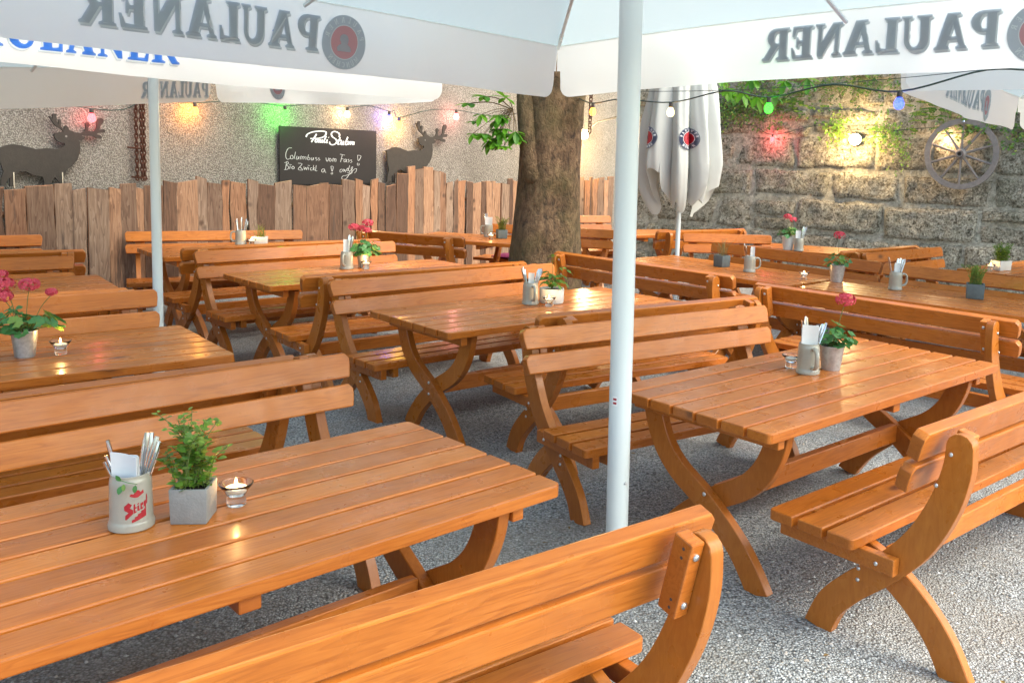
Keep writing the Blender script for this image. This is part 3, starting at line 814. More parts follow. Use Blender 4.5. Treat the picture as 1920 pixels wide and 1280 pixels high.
# left table
bucket(-2.666, 4.307, 'pink geranium with three flower heads in a zinc bucket on the left table', 21, .050, .108, .14, 52, ((-.055,-.03,.20,1.1),(-.045,-.05,.155,.9),(.035,-.01,.20,1.05),(.10,.03,.165,.55),(-.085,0,.235,.7)), lr=.03)
candle(-2.531, 4.374, 'lit tealight in glass beside the zinc bucket geranium on the left table')
mug(-2.80, 4.200, 200, 'stoneware mug cut by the left picture edge beside the zinc geranium bucket')
# table beside the white pole
FX, FY = 1.172, 4.483
mug(FX, FY, -80, 'cream mug with its handle towards us on the table beside the thick pole')
napkin(FX-.004, FY-.006, 4, 'white napkin standing in the mug on the table beside the thick pole', .075, .070)
cutlery(FX, FY, ((130,8,.09,'spoon'),(100,6,.10,'knife'),(110,4,.105,'knife'),(20,16,.085,'knife'),(10,19,.095,'knife'),(40,12,.07,'fork')), 'steel cutlery handle in the napkin mug on the table beside the thick pole', 'cutlery in the mug beside the thick pole')
bucket(1.315, 4.583, 'geranium with one tall pink bloom in an old zinc pot beside the thick pole', 33, .054, .105, .10, 30, ((.055,.03,.205,1.15),), lr=.030)
candle(1.113, 4.591, 'unlit glass tealight half behind the mug on the table beside the thick pole', False)
# middle table
MX2, MY2 = -.33, 6.314
mug(MX2, MY2, -68, 'cream mug with its handle towards us on the middle table')
napkin(MX2+.004, MY2, 6, 'white napkin rolled among cutlery on the middle table', .055, .035)
cutlery(MX2, MY2, ((165,15,.085,'knife'),(150,13,.09,'knife'),(140,11,.075,'fork'),(20,14,.085,'knife'),(8,17,.09,'knife'),(30,12,.08,'knife'),(0,21,.08,'fork')), 'steel cutlery handle fanned in the mug on the middle table', 'cutlery in the mug on the middle table')
def round_pot():
    root = thing('potted_sage', 'round pale stone pot with drooping sage on the middle table', 'potted plant', (-.183,6.413,TZ), 0, 'potted plants on the tables'); root.scale = (K*.95,)*3
    r, h = .076, .090
    MB().lathe([(0,.003),(r*.94,.0),(r*.97,.004),(r,h-.002),(r*.985,h),(r*.90,h),(r*.88,h-.006),(r*.86,.012),(0,.012)], 40).build('pot', M_whitepot, root, 40)
    MB().lathe([(r*.87,h-.012),(0,h-.008)], 24).build('soil', M_soil, root)
    R = random.Random(5); fo, st = MB(), MB()
    for (q, out, H, droop) in ((1.6,.01,.21,0),(0,.10,.16,.05),(.3,.075,.10,.03),(-.3,.08,.07,.03),(3.0,.06,.08,.02),(2.6,.05,.11,.01),(3.6,.055,.05,.01),(-1.2,.03,.06,.01),(4.4,.02,.09,0),(.9,.05,.06,.01),(5.4,.06,.05,.02),(-1.5,.035,-.01,.03)):
        P = [V(c) for c in smooth_path([(0,0,h-.01),(cos(q)*out*.45,sin(q)*out*.45,h+H*.8),(cos(q)*out,sin(q)*out,h+H-droop)], 5)]
        st.tube(P, .0016, 5)
        for k in range(3, len(P), 2):
            for s in (1, -1):
                d = V((cos(q+s*1.1), sin(q+s*1.1), -.25)); leaf(fo, P[k], d, V((0,0,1)), R.uniform(.028,.046), R.uniform(.016,.024), .15)
        leaf(fo, P[-1], P[-1]-P[-2]+V((cos(q)*.01, sin(q)*.01, -.01)), V((0,0,1)), .045, .022, .15)
    st.build('stem', M_stem, root, 60); fo.build('foliage', M_sage, root)
round_pot()
candle(-.195, 6.235, 'lit tealight in glass in front of the round sage pot')
# pink geranium table left of the tree
BX, BY = -2.023, 7.868
mug(BX, BY, -95, 'cream mug beside the pink geranium on the table left of the tree')
napkin(BX-.006, BY-.004, 10, 'white napkin standing in the mug beside the pink geranium', .085, .035)
cutlery(BX, BY, ((60,7,.10,'knife'),(45,9,.105,'knife'),(30,6,.11,'fork'),(75,5,.115,'knife')), 'steel cutlery handle in the mug beside the pink geranium left of the tree', 'cutlery in the mug beside the pink geranium')
bucket(-1.904, 7.99, 'bushy geranium with four pink heads on the table left of the tree', 41, .050, .100, .12, 44, ((-.075,0,.21,1.1),(-.02,.02,.20,1),(.03,0,.245,1.1),(.03,-.02,.19,.9)), lr=.032)
candle(-1.861, 7.90, 'lit tealight right in front of the bushy pink geranium')
# fence table
CX, CY = -3.565, 9.52
mug(CX, CY, 190, 'cream mug with its handle to the left on the table by the board fence')
cutlery(CX, CY, ((170,11,.085,'knife'),(150,8,.10,'knife'),(20,9,.10,'knife'),(8,13,.095,'fork'),(90,3,.11,'knife'),(30,15,.085,'knife')), 'steel cutlery handle in the mug on the table by the board fence', 'cutlery in the mug by the board fence')
cube_pot(-3.39, 9.60, 10, 'low white square pot with a grassy spider plant by the board fence', 51, M_whitepot, .125, .07, 'grass', n=26, hgt=.16, leafm=M_heather, wy=.09)
candle(-3.44, 9.49, 'lit tealight before the low white square pot by the board fence')
# tree table
DX, DY = -1.133, 11.30
mug(DX, DY, 180, 'mug with a wide white napkin on the table half behind the trunk')
napkin(DX, DY-.01, 8, 'wide white napkin in the mug on the table half behind the trunk', .075, .075, 2)
cutlery(DX, DY, ((160,12,.12,'knife'),(140,10,.11,'knife'),(120,7,.115,'fork')), 'steel cutlery handle in the mug on the table half behind the trunk', 'cutlery in the mug behind the trunk')
cube_pot(-.955, 11.15, 20, 'grey slate cube pot with yellow heather on the table half behind the trunk', 61, M_slate, .10, .09, 'heather', n=46, hgt=.13, leafm=M_heather)
candle(-1.069, 10.96, 'lit tealight on the table half behind the trunk')
# right row
cube_pot(1.417, 8.916, 40, 'slate cube pot of dry thyme stems, first pot of the right row', 71, M_slate, .10, .095, 'stems', n=30, hgt=.14, leafm=M_heather)
GX, GY = 1.626, 8.557
mug(GX, GY, 5, 'cream mug with the handle to the right beside the slate pot of dry stems')
napkin(GX+.016, GY-.008, 10, 'white napkin upright in the mug beside the slate pot of dry stems', .072, .035)
cutlery(GX, GY, ((178,12,.10,'knife'),(165,10,.085,'knife'),(190,7,.08,'fork'),(150,5,.075,'knife')), 'steel cutlery handle in the mug beside the slate pot of dry stems', 'cutlery in the first mug of the right row')
candle(2.04, 8.13, 'lit tealight left of the single bloom zinc pot on the right row')
bucket(2.315, 8.06, 'thin geranium with one high pink bloom in a shiny zinc pot on the right row', 81, .060, .125, .105, 22, ((0,.0,.235,1.15),), lr=.028)
G2X, G2Y = 2.702, 7.66
mug(G2X, G2Y, 8, 'cream mug with the handle to the right, last mug of the right row')
napkin(G2X+.002, G2Y+.004, 8, 'white napkin behind the knives in the last mug of the right row', .06, .04)
cutlery(G2X, G2Y, ((176,14,.105,'spoon'),(60,6,.09,'knife'),(40,9,.095,'knife'),(25,12,.09,'knife'),(12,15,.095,'knife')), 'steel cutlery handle in the last mug of the right row', 'cutlery in the last mug of the right row')
cube_pot(3.225, 7.30, -22, 'slate cube pot of green thyme at the right end of the right row', 91, M_slate, .115, .10, 'heather', n=50, hgt=.12, leafm=M_herb)
cube_pot(4.40, 9.40, 30, 'pale box pot of yellow-green herbs on the table below the wagon wheel', 101, M_whitepot, .16, .085, 'herb', n=46, hgt=.15, leafm=M_herb, wy=.10)
candle(4.25, 9.31, 'tealight in glass left of the pale box pot below the wagon wheel')
bucket(2.51, 10.86, 'geranium with two pink heads in a tall pot under the stone wall', 111, .066, .135, .10, 30, ((-.02,0,.21,1.1),(.04,0,.18,1)), mat=M_whitepot, lr=.03)
mug(2.615, 10.76, 60, 'narrow pale mug behind the right row under the stone wall')
napkin(2.60, 10.765, 0, 'white napkin in the narrow mug under the stone wall', .07, .05)
cutlery(2.615, 10.76, ((20,12,.11,'knife'),(8,16,.12,'knife'),(30,9,.115,'fork')), 'steel cutlery handle in the narrow mug under the stone wall', 'cutlery in the narrow mug under the stone wall')

# ------------------------------------------------------------------ lettering
def arc(cx, cy, rx, ry, a0, a1, n=8):
    return [(cx+rx*cos(rad(a0+(a1-a0)*i/n)), cy+ry*sin(rad(a0+(a1-a0)*i/n))) for i in range(n+1)]
GL = {
 'P': (.86, [[(0,0),(.50,0),(.50,.06),(.38,.10),(.38,.40),(.50,.40)]+arc(.50,.70,.34,.30,-90,90)+[(0,1),(0,.94),(.11,.90),(.11,.10),(0,.06)], [(.38,.50),(.38,.90),(.44,.90)]+arc(.44,.70,.15,.20,90,-90,6)[1:]]),
 'A': (1.0, [[(0,0),(.34,0),(.34,.06),(.25,.10),(.30,.25),(.57,.25),(.62,.10),(.53,.06),(.53,0),(1.0,0),(1.0,.06),(.92,.10),(.62,1.0),(.22,1.0),(.22,.94),(.34,.91),(.09,.10),(0,.06)], [(.33,.35),(.435,.68),(.54,.35)]]),
 'U': (.92, [[(0,1),(0,.94),(.10,.90),(.10,.34)]+arc(.47,.34,.37,.36,180,360,12)+[(.84,.90),(.93,.94),(.93,1),(.60,1),(.60,.94),(.70,.90),(.70,.36)]+arc(.53,.36,.17,.24,0,-180,8)+[(.36,.90),(.46,.94),(.46,1)]]),
 'L': (.72, [[(0,0),(.68,0),(.72,.36),(.64,.36),(.56,.12),(.38,.10),(.38,.90),(.49,.94),(.49,1),(0,1),(0,.94),(.11,.90),(.11,.10),(0,.06)]]),
 'N': (.98, [[(0,0),(.34,0),(.34,.06),(.24,.10),(.24,.70),(.70,0),(.86,0),(.86,.90),(.96,.94),(.96,1),(.62,1),(.62,.94),(.73,.90),(.73,.42),(.34,1),(0,1),(0,.94),(.11,.88),(.11,.10),(0,.06)]]),
 'E': (.80, [[(0,0),(.74,0),(.79,.34),(.71,.34),(.62,.11),(.38,.10),(.38,.45),(.50,.45),(.53,.34),(.60,.34),(.60,.66),(.53,.66),(.50,.55),(.38,.55),(.38,.90),(.60,.89),(.68,.68),(.76,.68),(.73,1),(0,1),(0,.94),(.11,.90),(.11,.10),(0,.06)]]),
 'R': (.96, [[(0,0),(.48,0),(.48,.06),(.38,.10),(.38,.42),(.44,.42),(.72,0),(1.0,0),(1.0,.06),(.92,.10),(.70,.44)]+arc(.52,.71,.31,.29,-55,90)+[(0,1),(0,.94),(.11,.90),(.11,.10),(0,.06)], [(.38,.52),(.38,.90),(.45,.90)]+arc(.45,.71,.14,.19,90,-90,6)[1:]]),
 'M': (1.1, [[(0,0),(.30,0),(.30,.06),(.22,.10),(.22,.74),(.48,0),(.58,0),(.82,.74),(.82,.10),(.74,.06),(.74,0),(1.1,0),(1.1,.06),(1.02,.10),(1.02,.90),(1.1,.94),(1.1,1),(.76,1),(.55,.40),(.34,1),(0,1),(0,.94),(.10,.90),(.10,.10),(0,.06)]]),
 'C': (.86, [arc(.46,.5,.46,.5,48,312,16)+arc(.50,.5,.24,.38,312,48,14)]),
 'H': (1.0, [[(0,0),(.46,0),(.46,.06),(.37,.10),(.37,.44),(.63,.44),(.63,.10),(.54,.06),(.54,0),(1,0),(1,.06),(.90,.10),(.90,.90),(1,.94),(1,1),(.54,1),(.54,.94),(.63,.90),(.63,.56),(.37,.56),(.37,.90),(.46,.94),(.46,1),(0,1),(0,.94),(.10,.90),(.10,.10),(0,.06)]]),
}
GL['Ü'] = (GL['U'][0], GL['U'][1]+[[(.22,1.08),(.38,1.08),(.38,1.24),(.22,1.24)], [(.54,1.08),(.70,1.08),(.70,1.24),(.54,1.24)]])
def text_tris(word, gap=.06):
    """flat triangles of a word, unit cap height; returns [(pts, tris)], width"""
    x = 0; out = []
    for ch in word:
        w, loops = GL[ch]
        groups = [[loops[0]]+([loops[1]] if ch in 'PAR' else [])] + ([[l] for l in loops[1:]] if ch == 'Ü' else [])
        for g in groups:
            pts = [(px+x, py) for l in g for px, py in l]
            tr = tessellate_polygon([[V((px, py, 0)) for px, py in l] for l in g])
            out.append((pts, tr))
        x += w+gap
    return out, x-gap
def put(mb, tris, fn):
    for pts, tr in tris: mb.add([fn(a, b) for a, b in pts], [tuple(t) for t in tr])
WORD, WW = text_tris('PAULANER')
def disc(mb, fn, r0, r1, n=40):
    if r0 <= 0:
        if n > 12:
            for q in range(3): disc(mb, fn, r1*(q+1)/4, r1*(q+2)/4, n)
            r1 /= 4
        mb.add([fn(r1*cos(2*pi*k/n), r1*sin(2*pi*k/n)) for k in range(n)], [tuple(range(n))]); return
    vs = [fn(r*cos(2*pi*k/n), r*sin(2*pi*k/n)) for r in (r0, r1) for k in range(n)]
    mb.add(vs, [(k, (k+1) % n, n+(k+1) % n, n+k) for k in range(n)])
FIG = [(-.62,-.66),(.60,-.66),(.66,-.40),(.50,-.22),(.30,-.16),(.34,.02),(.44,.10),(.42,.34),(.36,.46),(.20,.56),(-.06,.58),(-.28,.46),(-.38,.24),(-.34,.0),(-.30,-.14),(-.48,-.26),(-.62,-.42)]
def emblem(parent, fn, r, mats, d=.0015):
    """fn(a, b, depth) maps emblem metres onto the cloth"""
    ring, red, white, fig = mats
    mb = MB(); f = lambda a, b: fn(a, b, d); disc(mb, f, r*.64, r)
    e = mb.build('emblem', ring, parent, recalc=False)
    mb = MB(); disc(mb, f, 0, r*.615); mb.build('emblem_field', red, e, recalc=False)
    mb = MB(); disc(mb, lambda a, b: fn(a, b, d*1.3), r*.612, r*.645)
    for word, top, R0, span in (('PAULANER', True, r*.72, 168), ('MÜNCHEN', False, r*.93, 104)):
        tr, w = text_tris(word, .12); H = r*.20
        for pts, t in tr:
            cx = sum(p[0] for p in pts)/len(pts); fr = cx/w-.5
            ang = rad(90-fr*span) if top else rad(-90+fr*span)
            vs = []
            for px, py in pts:
                lx, ly = (px-cx)*H*.85, py*H
                if top: q = V((cos(ang), sin(ang)))*(R0+ly)+V((sin(ang), -cos(ang)))*lx
                else: q = V((cos(ang), sin(ang)))*(R0-ly)+V((-sin(ang), cos(ang)))*lx
                vs.append(fn(q.x, q.y, d*2))
            mb.add(vs, [tuple(x) for x in t])
    mb.build('emblem_text', white, e, recalc=False)
    mb = MB(); tr = tessellate_polygon([[V((a, b, 0)) for a, b in FIG]]); s = r*.60*.93
    mb.add([fn(a*s*.9, b*s*.92, d*2) for a, b in FIG], [tuple(x) for x in tr]); mb.build('emblem_figure', fig, e, recalc=False)
    return e

# ------------------------------------------------------------------ open parasols
def parasol(label, pole, center, a0, r, ztop, hv, apex, sides, pole_r=.054, lean=(0,0), seed=1, sag=(.02,.02,.02,.02), ext=(1,1,1,1)):
    root = thing('parasol', label, 'parasol', (0,0,0), 0, 'white square parasols of the beer garden')
    C = V((center[0], center[1], 0)); cor = []
    for k in range(4):
        a = rad(a0+90*k); cor.append(C+V((r*ext[k]*cos(a), r*ext[k]*sin(a), ztop[k])))
    A = V((center[0], center[1], apex)); R = random.Random(seed)
    top = MB(); n, m = 16, 10
    for k in range(4):
        P, Q = cor[k], cor[(k+1) % 4]; vs = []
        for j in range(m+1):
            v = j/m
            for i in range(n+1):
                t = i/n
                p = P.lerp(Q, t).lerp(A, v)
                p.z -= .075*sin(pi*min(1, v*1.02))*sin(pi*t)+sag[k]*sin(pi*t)*(1-v)
                vs.append(p)
        top.add(vs, [(j*(n+1)+i, j*(n+1)+i+1, (j+1)*(n+1)+i+1, (j+1)*(n+1)+i) for j in range(m) for i in range(n)])
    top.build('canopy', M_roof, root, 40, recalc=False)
    for k in range(4):
        P, Q = cor[k], cor[(k+1) % 4]; e = (Q-P); L = V((e.x, e.y, 0)).length; out = V((e.y, -e.x, 0)).normalized()
        ph = R.uniform(0, 6)
        def S(t, drop, off=0.0, P=P, Q=Q, L=L, out=out, ph=ph, sg_=sag[k]):
            p = P.lerp(Q, t); f = drop/hv
            wob = (.018*sin(t*L*3.1+ph)+.011*sin(t*L*7.3+ph*2)+.022*noise.noise(V((t*L*2.3, f*1.1, ph)))+.007*noise.noise(V((t*L*9+f*3, f*3, ph+5))))*min(1, f*1.6)
            p = p+out*(wob+.012*f+off); p.z -= drop+sg_*sin(pi*t)+.006*sin(t*L*2.2+ph)*f
            return p
        mb = MB(); mm = 8; vs = []
        e_ = [0,.012,.024,.030,.034,.040,.050,.064,.082,.105,.13,.17]
        ts = [d/L for d in e_]+[.17/L+(1-.34/L)*i/44 for i in range(1, 44)]+[1-d/L for d in reversed(e_)]
        nn = len(ts)-1; hs = []
        for t in ts:
            d = min(t, 1-t)*L; RR = .10
            h = hv-.20+.15*max(0, d-.012) if d < .030 else hv-RR+math.sqrt(max(0, RR*RR-(RR-(d-.030))**2)) if d < .13 else hv
            h -= .012*(1-sin(pi*t)); hs.append(h)
            for j in range(mm+1): vs.append(S(t, h*j/mm))
        mb.add(vs, [(i*(mm+1)+j, i*(mm+1)+j+1, (i+1)*(mm+1)+j+1, (i+1)*(mm+1)+j) for i in range(nn) for j in range(mm)])
        va = mb.build('valance', M_cloth, root, 60, recalc=False)
        MB().tube([S(i/40, .006, -.004) for i in range(41)], .0055, 5).build('seam', M_cloth, root, 60)
        # hem tape along the lower edge
        hem = MB()
        for s in (1, -1):
            vs = []
            for i in range(11, nn-10):
                t = ts[i]
                for dr in (hv-.028, hv-.012): vs.append(S(t, dr-.012*(1-sin(pi*t)), s*.0025))
            q = len(vs)//2; hem.add(vs, [(2*i, 2*i+1, 2*i+3, 2*i+2) for i in range(q-1)])
        sd = sides.get(k)
        if not sd: continue
        tl, t0, t1, base, H = sd          # emblem position, first and last letter along the edge, baseline above hem, cap height
        sg = 1
        for off, mats, em in ((-.004, (M_ink, M_canvaswhite, M_inkline), (M_ink, M_inkred, M_canvaswhite, M_ink)), (.004, (M_blueprint, M_canvaswhite, M_inkline), (M_navy, M_redcloth, M_canvaswhite, M_navy))):
            s = 1 if off > 0 else -1
            for (du, dv, lay), mt in () if t0 is None else zip(((0,0,1),(-.030,-.045,.75),(-.055,-.075,.5)), mats):
                mb = MB()
                put(mb, WORD, lambda a, b: S(t0+(a+du)/WW*(t1-t0), hv-base-(b+dv)*H, off*lay))
                mb.build('lettering', mt, va, recalc=False)
            if tl is not None: emblem(va, lambda a, b, d: S(tl+sg*a/L, hv*.54-b, s*(.002+d)), H*.80, em)
    for k in range(4):
        mid = (cor[k]+cor[(k+1) % 4])/2; mid.z -= .04
        for e in (cor[k], mid):
            a = A-V((0,0,.10)); b = e-V((0,0,.02)); b = b+(a-b)*.03
            MB().tube([a, a.lerp(b, .5)-V((0,0,.055)), b], .013, 6).build('rib', M_pole, root, 60)
            st0 = V((center[0], center[1], apex-.75)); st1 = a.lerp(b, .48)-V((0,0,.07))
            MB().tube([st0, st1], .010, 6).build('strut', M_pole, root, 60)
        # little sewn pocket at the corner where the rib ends
        d = (A-cor[k]).normalized(); c0 = cor[k]+d*.05-V((0,0,.03))
        MB().tube([c0, c0+d*.22], [.02, .028], 8, flat=.6).build('rib_pocket', M_cloth, root, 60)
    P0 = V((pole[0], pole[1], -.1)); P1 = V((pole[0]+lean[0], pole[1]+lean[1], apex-.05))
    po = MB().tube([P0, P0.lerp(P1, .5), P1], pole_r, 32).build('pole', M_pole, root, 50)
    hub = V((center[0], center[1], apex-.75))
    MB().lathe([(pole_r+.004,-.06),(pole_r+.035,-.05),(pole_r+.035,.05),(pole_r+.004,.06)], 20, hub).build('hub', M_pole, root, 40)
    MB().lathe([(0,.02),(.06,.02),(.05,.07),(0,.09)], 16, A).build('finial', M_pole, root, 40)
    return root, po
P1root, P1pole = parasol('big white parasol overhead on the thick pole, mirrored lettering on its inside', (.205,3.75), (.18,3.85), 96.8, 3.28, (2.625,2.62,2.76,2.745), .40, 3.55,
    {0: (.427,.466,.755,.115,.20), 3: (.272,.315,.625,.125,.20), 1: (.43,.47,.76,.115,.20), 2: (.43,.47,.76,.115,.20)}, .0475, (-.036,0), 3, (-.02,0,0,-.055))
# a small sticker and a screw on the thick pole
st = MB(); 
def pole_pt(x, z, dr): 
    a = -pi/2-.55+x/.0475; c = V((.205-.036*(z+.1)/3.6, 3.75, z)); return c+V((cos(a), sin(a), 0))*(.0475+dr)
st.add([pole_pt(x, z, .0007) for z in (.765,.805) for x in (-.012,-.004,.004,.012)], [(0,1,5,4),(1,2,6,5),(2,3,7,6)])
st.build('sticker', M_white, P1pole, recalc=False)
st = MB()
for z0 in (.772, .789): st.add([pole_pt(x, z, .0013) for z in (z0, z0+.009) for x in (-.008,0,.008)], [(0,1,4,3),(1,2,5,4)])
st.build('sticker_print', M_redprint, P1pole, recalc=False)
parasol('white parasol at left with the bright outer flap and blue lettering, on the thin pole', (-3.18,6.8), (-3.40,6.74), 96, 2.34, (2.535,2.25,2.505,2.50), .34, 3.25,
    {2: (None,.012,.373,.09,.175), 0: (None,.015,.215,.06,.15), 3: (.67,None,None,.06,.15)}, .036, (0,0), 5, (.0,.02,.0,.01))
parasol('white parasol entering at the right edge behind the big one, corner flaps curling', (5.255,7.49), (5.255,7.49), 98, 2.84, (2.60,2.74,2.78,2.66), .38, 3.6,
    {0: (.33,.37,.71,.11,.20)}, .045, (0,0), 9)

bq = V((.205-.036*.53/3.6+.0475*cos(-.95), 3.75+.0475*sin(-.95), .43)); bolt_mb(bq, (cos(-.95), sin(-.95), 0), .007).build('screw', M_bolt, P1pole, 50)
# ------------------------------------------------------------------ folded parasol
def folded():
    root = thing('folded_parasol', 'folded white parasol hanging in pleats on its pole before the stone wall', 'parasol', (1.155,10.6,0))
    MB().tube([(0,0,-.1),(0,0,1.6),(.02,0,3.6)], .027, 16).build('pole', M_pole, root, 50)
    prof = [(1.16,.30),(1.30,.40),(1.5,.46),(1.75,.49),(2.2,.44),(2.6,.37),(3.0,.24),(3.35,.09),(3.5,.03)]
    n = 220
    def S(a, z, off=0.0):
        for (z0, r0), (z1, r1) in zip(prof, prof[1:]):
            if z <= z1: break
        t = min(1, max(0, (z-z0)/(z1-z0))); r = r0+(r1-r0)*t
        depth = .46*min(1, max(.2, (3.4-z)/1.5))
        ph = a*9+.5*sin(z*1.7+a*2)+.7*sin(a*2+.6)
        w = abs(sin(ph*.5))**.8; w2 = .5+.5*sin(a*23+z*1.1+sin(z*3))
        rr = r*(1-depth*(1-w)-.045*w2)*(1+.09*sin(a*2+1)+.05*sin(a*3-z))
        return V(((rr+off)*cos(a), (rr+off)*sin(a), z))
    vs = []; rows = 22
    for j in range(rows+1):
        for i in range(n):
            a = 2*pi*i/n
            zb = 1.40+.19*sin(a*3+2.2)+.11*sin(a*5+1)+.05*sin(a*9)
            z = zb+(3.5-zb)*j/rows; vs.append(S(a, z))
    mb = MB().add(vs, [(j*n+i, j*n+(i+1) % n, (j+1)*n+(i+1) % n, (j+1)*n+i) for j in range(rows) for i in range(n)])
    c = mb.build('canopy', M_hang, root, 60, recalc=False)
    # loose hem corners hanging lower
    for a, w, zl in ((-1.95,.30,1.24),(-1.2,.22,1.27)):
        mb = MB(); k = 10; vs = []
        for j in range(k+1):
            for i in range(k+1):
                u = i/k-.5; z = 1.75-(1.75-zl)*(j/k)*(1-1.1*abs(u)**1.5)
                p = S(a+u*w*2, z, .012+.02*sin(j/k*pi)); vs.append(p)
        mb.add(vs, [(j*(k+1)+i, j*(k+1)+i+1, (j+1)*(k+1)+i+1, (j+1)*(k+1)+i) for j in range(k) for i in range(k)])
        mb.build('flap', M_hang, root, 60, recalc=False)
    def on(a0, z0):
        def fn(a, b, d):
            return S(a0+a/.42, z0+b, .012+d*2)
        return fn
    for a0 in (-1.46, -2.62):
        emblem(root, on(a0, 2.02), .125, (M_navy, M_redprint, M_white, M_navy))
    MB().tube([(0,-.06,1.20),(0,-.03,1.22)], [.035,.03], 10).build('collar', M_pole, root, 50)
folded()

# ------------------------------------------------------------------ walls and fence
WN, WE = V((-.829,.559,0)), V((.559,.829,0))          # outward normal and direction of the plaster wall
def wp(s, off, z): return WN*off+WE*s+V((0,0,z))
def plaster_wall():
    mb = MB(); n, m = 120, 26; vs = []
    for j in range(m+1):
        for i in range(n+1):
            s = -7+25*i/n; z = -.1+5.3*j/m
            vs.append(wp(s, 9.66+noise.noise(V((s*.7, z*.7, 3)))*.035+noise.noise(V((s*2.5, z*2.5, 9)))*.012, z))
    mb.add(vs, [(j*(n+1)+i, j*(n+1)+i+1, (j+1)*(n+1)+i+1, (j+1)*(n+1)+i) for j in range(m) for i in range(n)])
    k = len(mb.v); mb.add([wp(-7,10.0,-.1), wp(18,10.0,-.1), wp(18,10.0,5.2), wp(-7,10.0,5.2)], [(0,1,2,3)])
    mb.box((0,0,0),(25,.36,.12), Matrix.Translation(wp(-7,9.60,5.2)) @ Matrix(((WE.x,WN.x,0,0),(WE.y,WN.y,0,0),(0,0,1,0),(0,0,0,1))))
    o = mb.build('plaster_wall', M_rough, None, 60, recalc=False)
    tag(o, 'grey pebble-dashed wall behind the board fence, carrying the chalkboard and stags', 'wall')
plaster_wall()
def fence():
    root = thing('board_fence', 'rough fence of upright slab boards with ragged tops along the grey wall', 'fence', wp(0,9.5,0))
    base = wp(0,9.5,0); R = random.Random(12); mb = MB(); s = -3.0; i = 0
    while s < 15.2:
        w = R.choice((.10,.13,.16,.19,.22,.26)) if s < 7.5 else R.choice((.10,.13,.15,.18,.20,.22))
        h = 1.335+R.uniform(-.05,.045)
        if 9.2 < s < 10.3: h += .10+.10*sin((s-9.2)/1.1*pi)
        if 6.05 < s < 6.3 or R.random() < .06: h += .07
        if s > 12: h += .03
        th = R.uniform(.022,.032); dpt = R.choice((0,0,.012,-.012,.022)); sl = R.uniform(-.02,.02); K = 9
        live = R.random() < .55; a1, a2 = R.uniform(0,9), R.uniform(0,9); amp = .030 if live else .006
        l, r = [], []
        for k in range(K+1):
            z = -.05+(h+.05)*k/K
            l.append((s+amp*noise.noise(V((z*3.2, a1, 0)))+.006*noise.noise(V((z*9, a1, 2))), z+(sl if k == K else 0)))
            r.append((s+w+amp*noise.noise(V((z*3.2, a2, 5)))+.006*noise.noise(V((z*9, a2, 2))), z-(sl if k == K else 0)))
        vs = []
        for d in (dpt, dpt-th):
            for (a, za), (b, zb) in zip(l, r):
                c = .004 if d == dpt else 0
                vs += [WN*d+WE*(a)+V((0,0,za)), WN*d+WE*b+V((0,0,zb))]
        q = 2*(K+1); fs = []
        for k in range(K):
            a = 2*k; fs += [(a,a+1,a+3,a+2), (q+a+2,q+a+3,q+a+1,q+a), (a,a+2,q+a+2,q+a), (a+1,q+a+1,q+a+3,a+3)]
        fs += [(0,q,q+1,1), (2*K,2*K+1,q+2*K+1,q+2*K)]
        mb.add(vs, fs); s += w+R.choice((-.012,.004,.008,.002,.015)); i += 1
    mb.build('board_panel', M_raw, root, 35, .004, 1)
    for z in (.35, 1.05):
        rl = MB(); p0, p1 = WE*-3+WN*.045+V((0,0,z)), WE*15.2+WN*.045+V((0,0,z))
        rl.tube([p0, p1], .03, 4).build('rail', M_raw, root, 0)
fence()

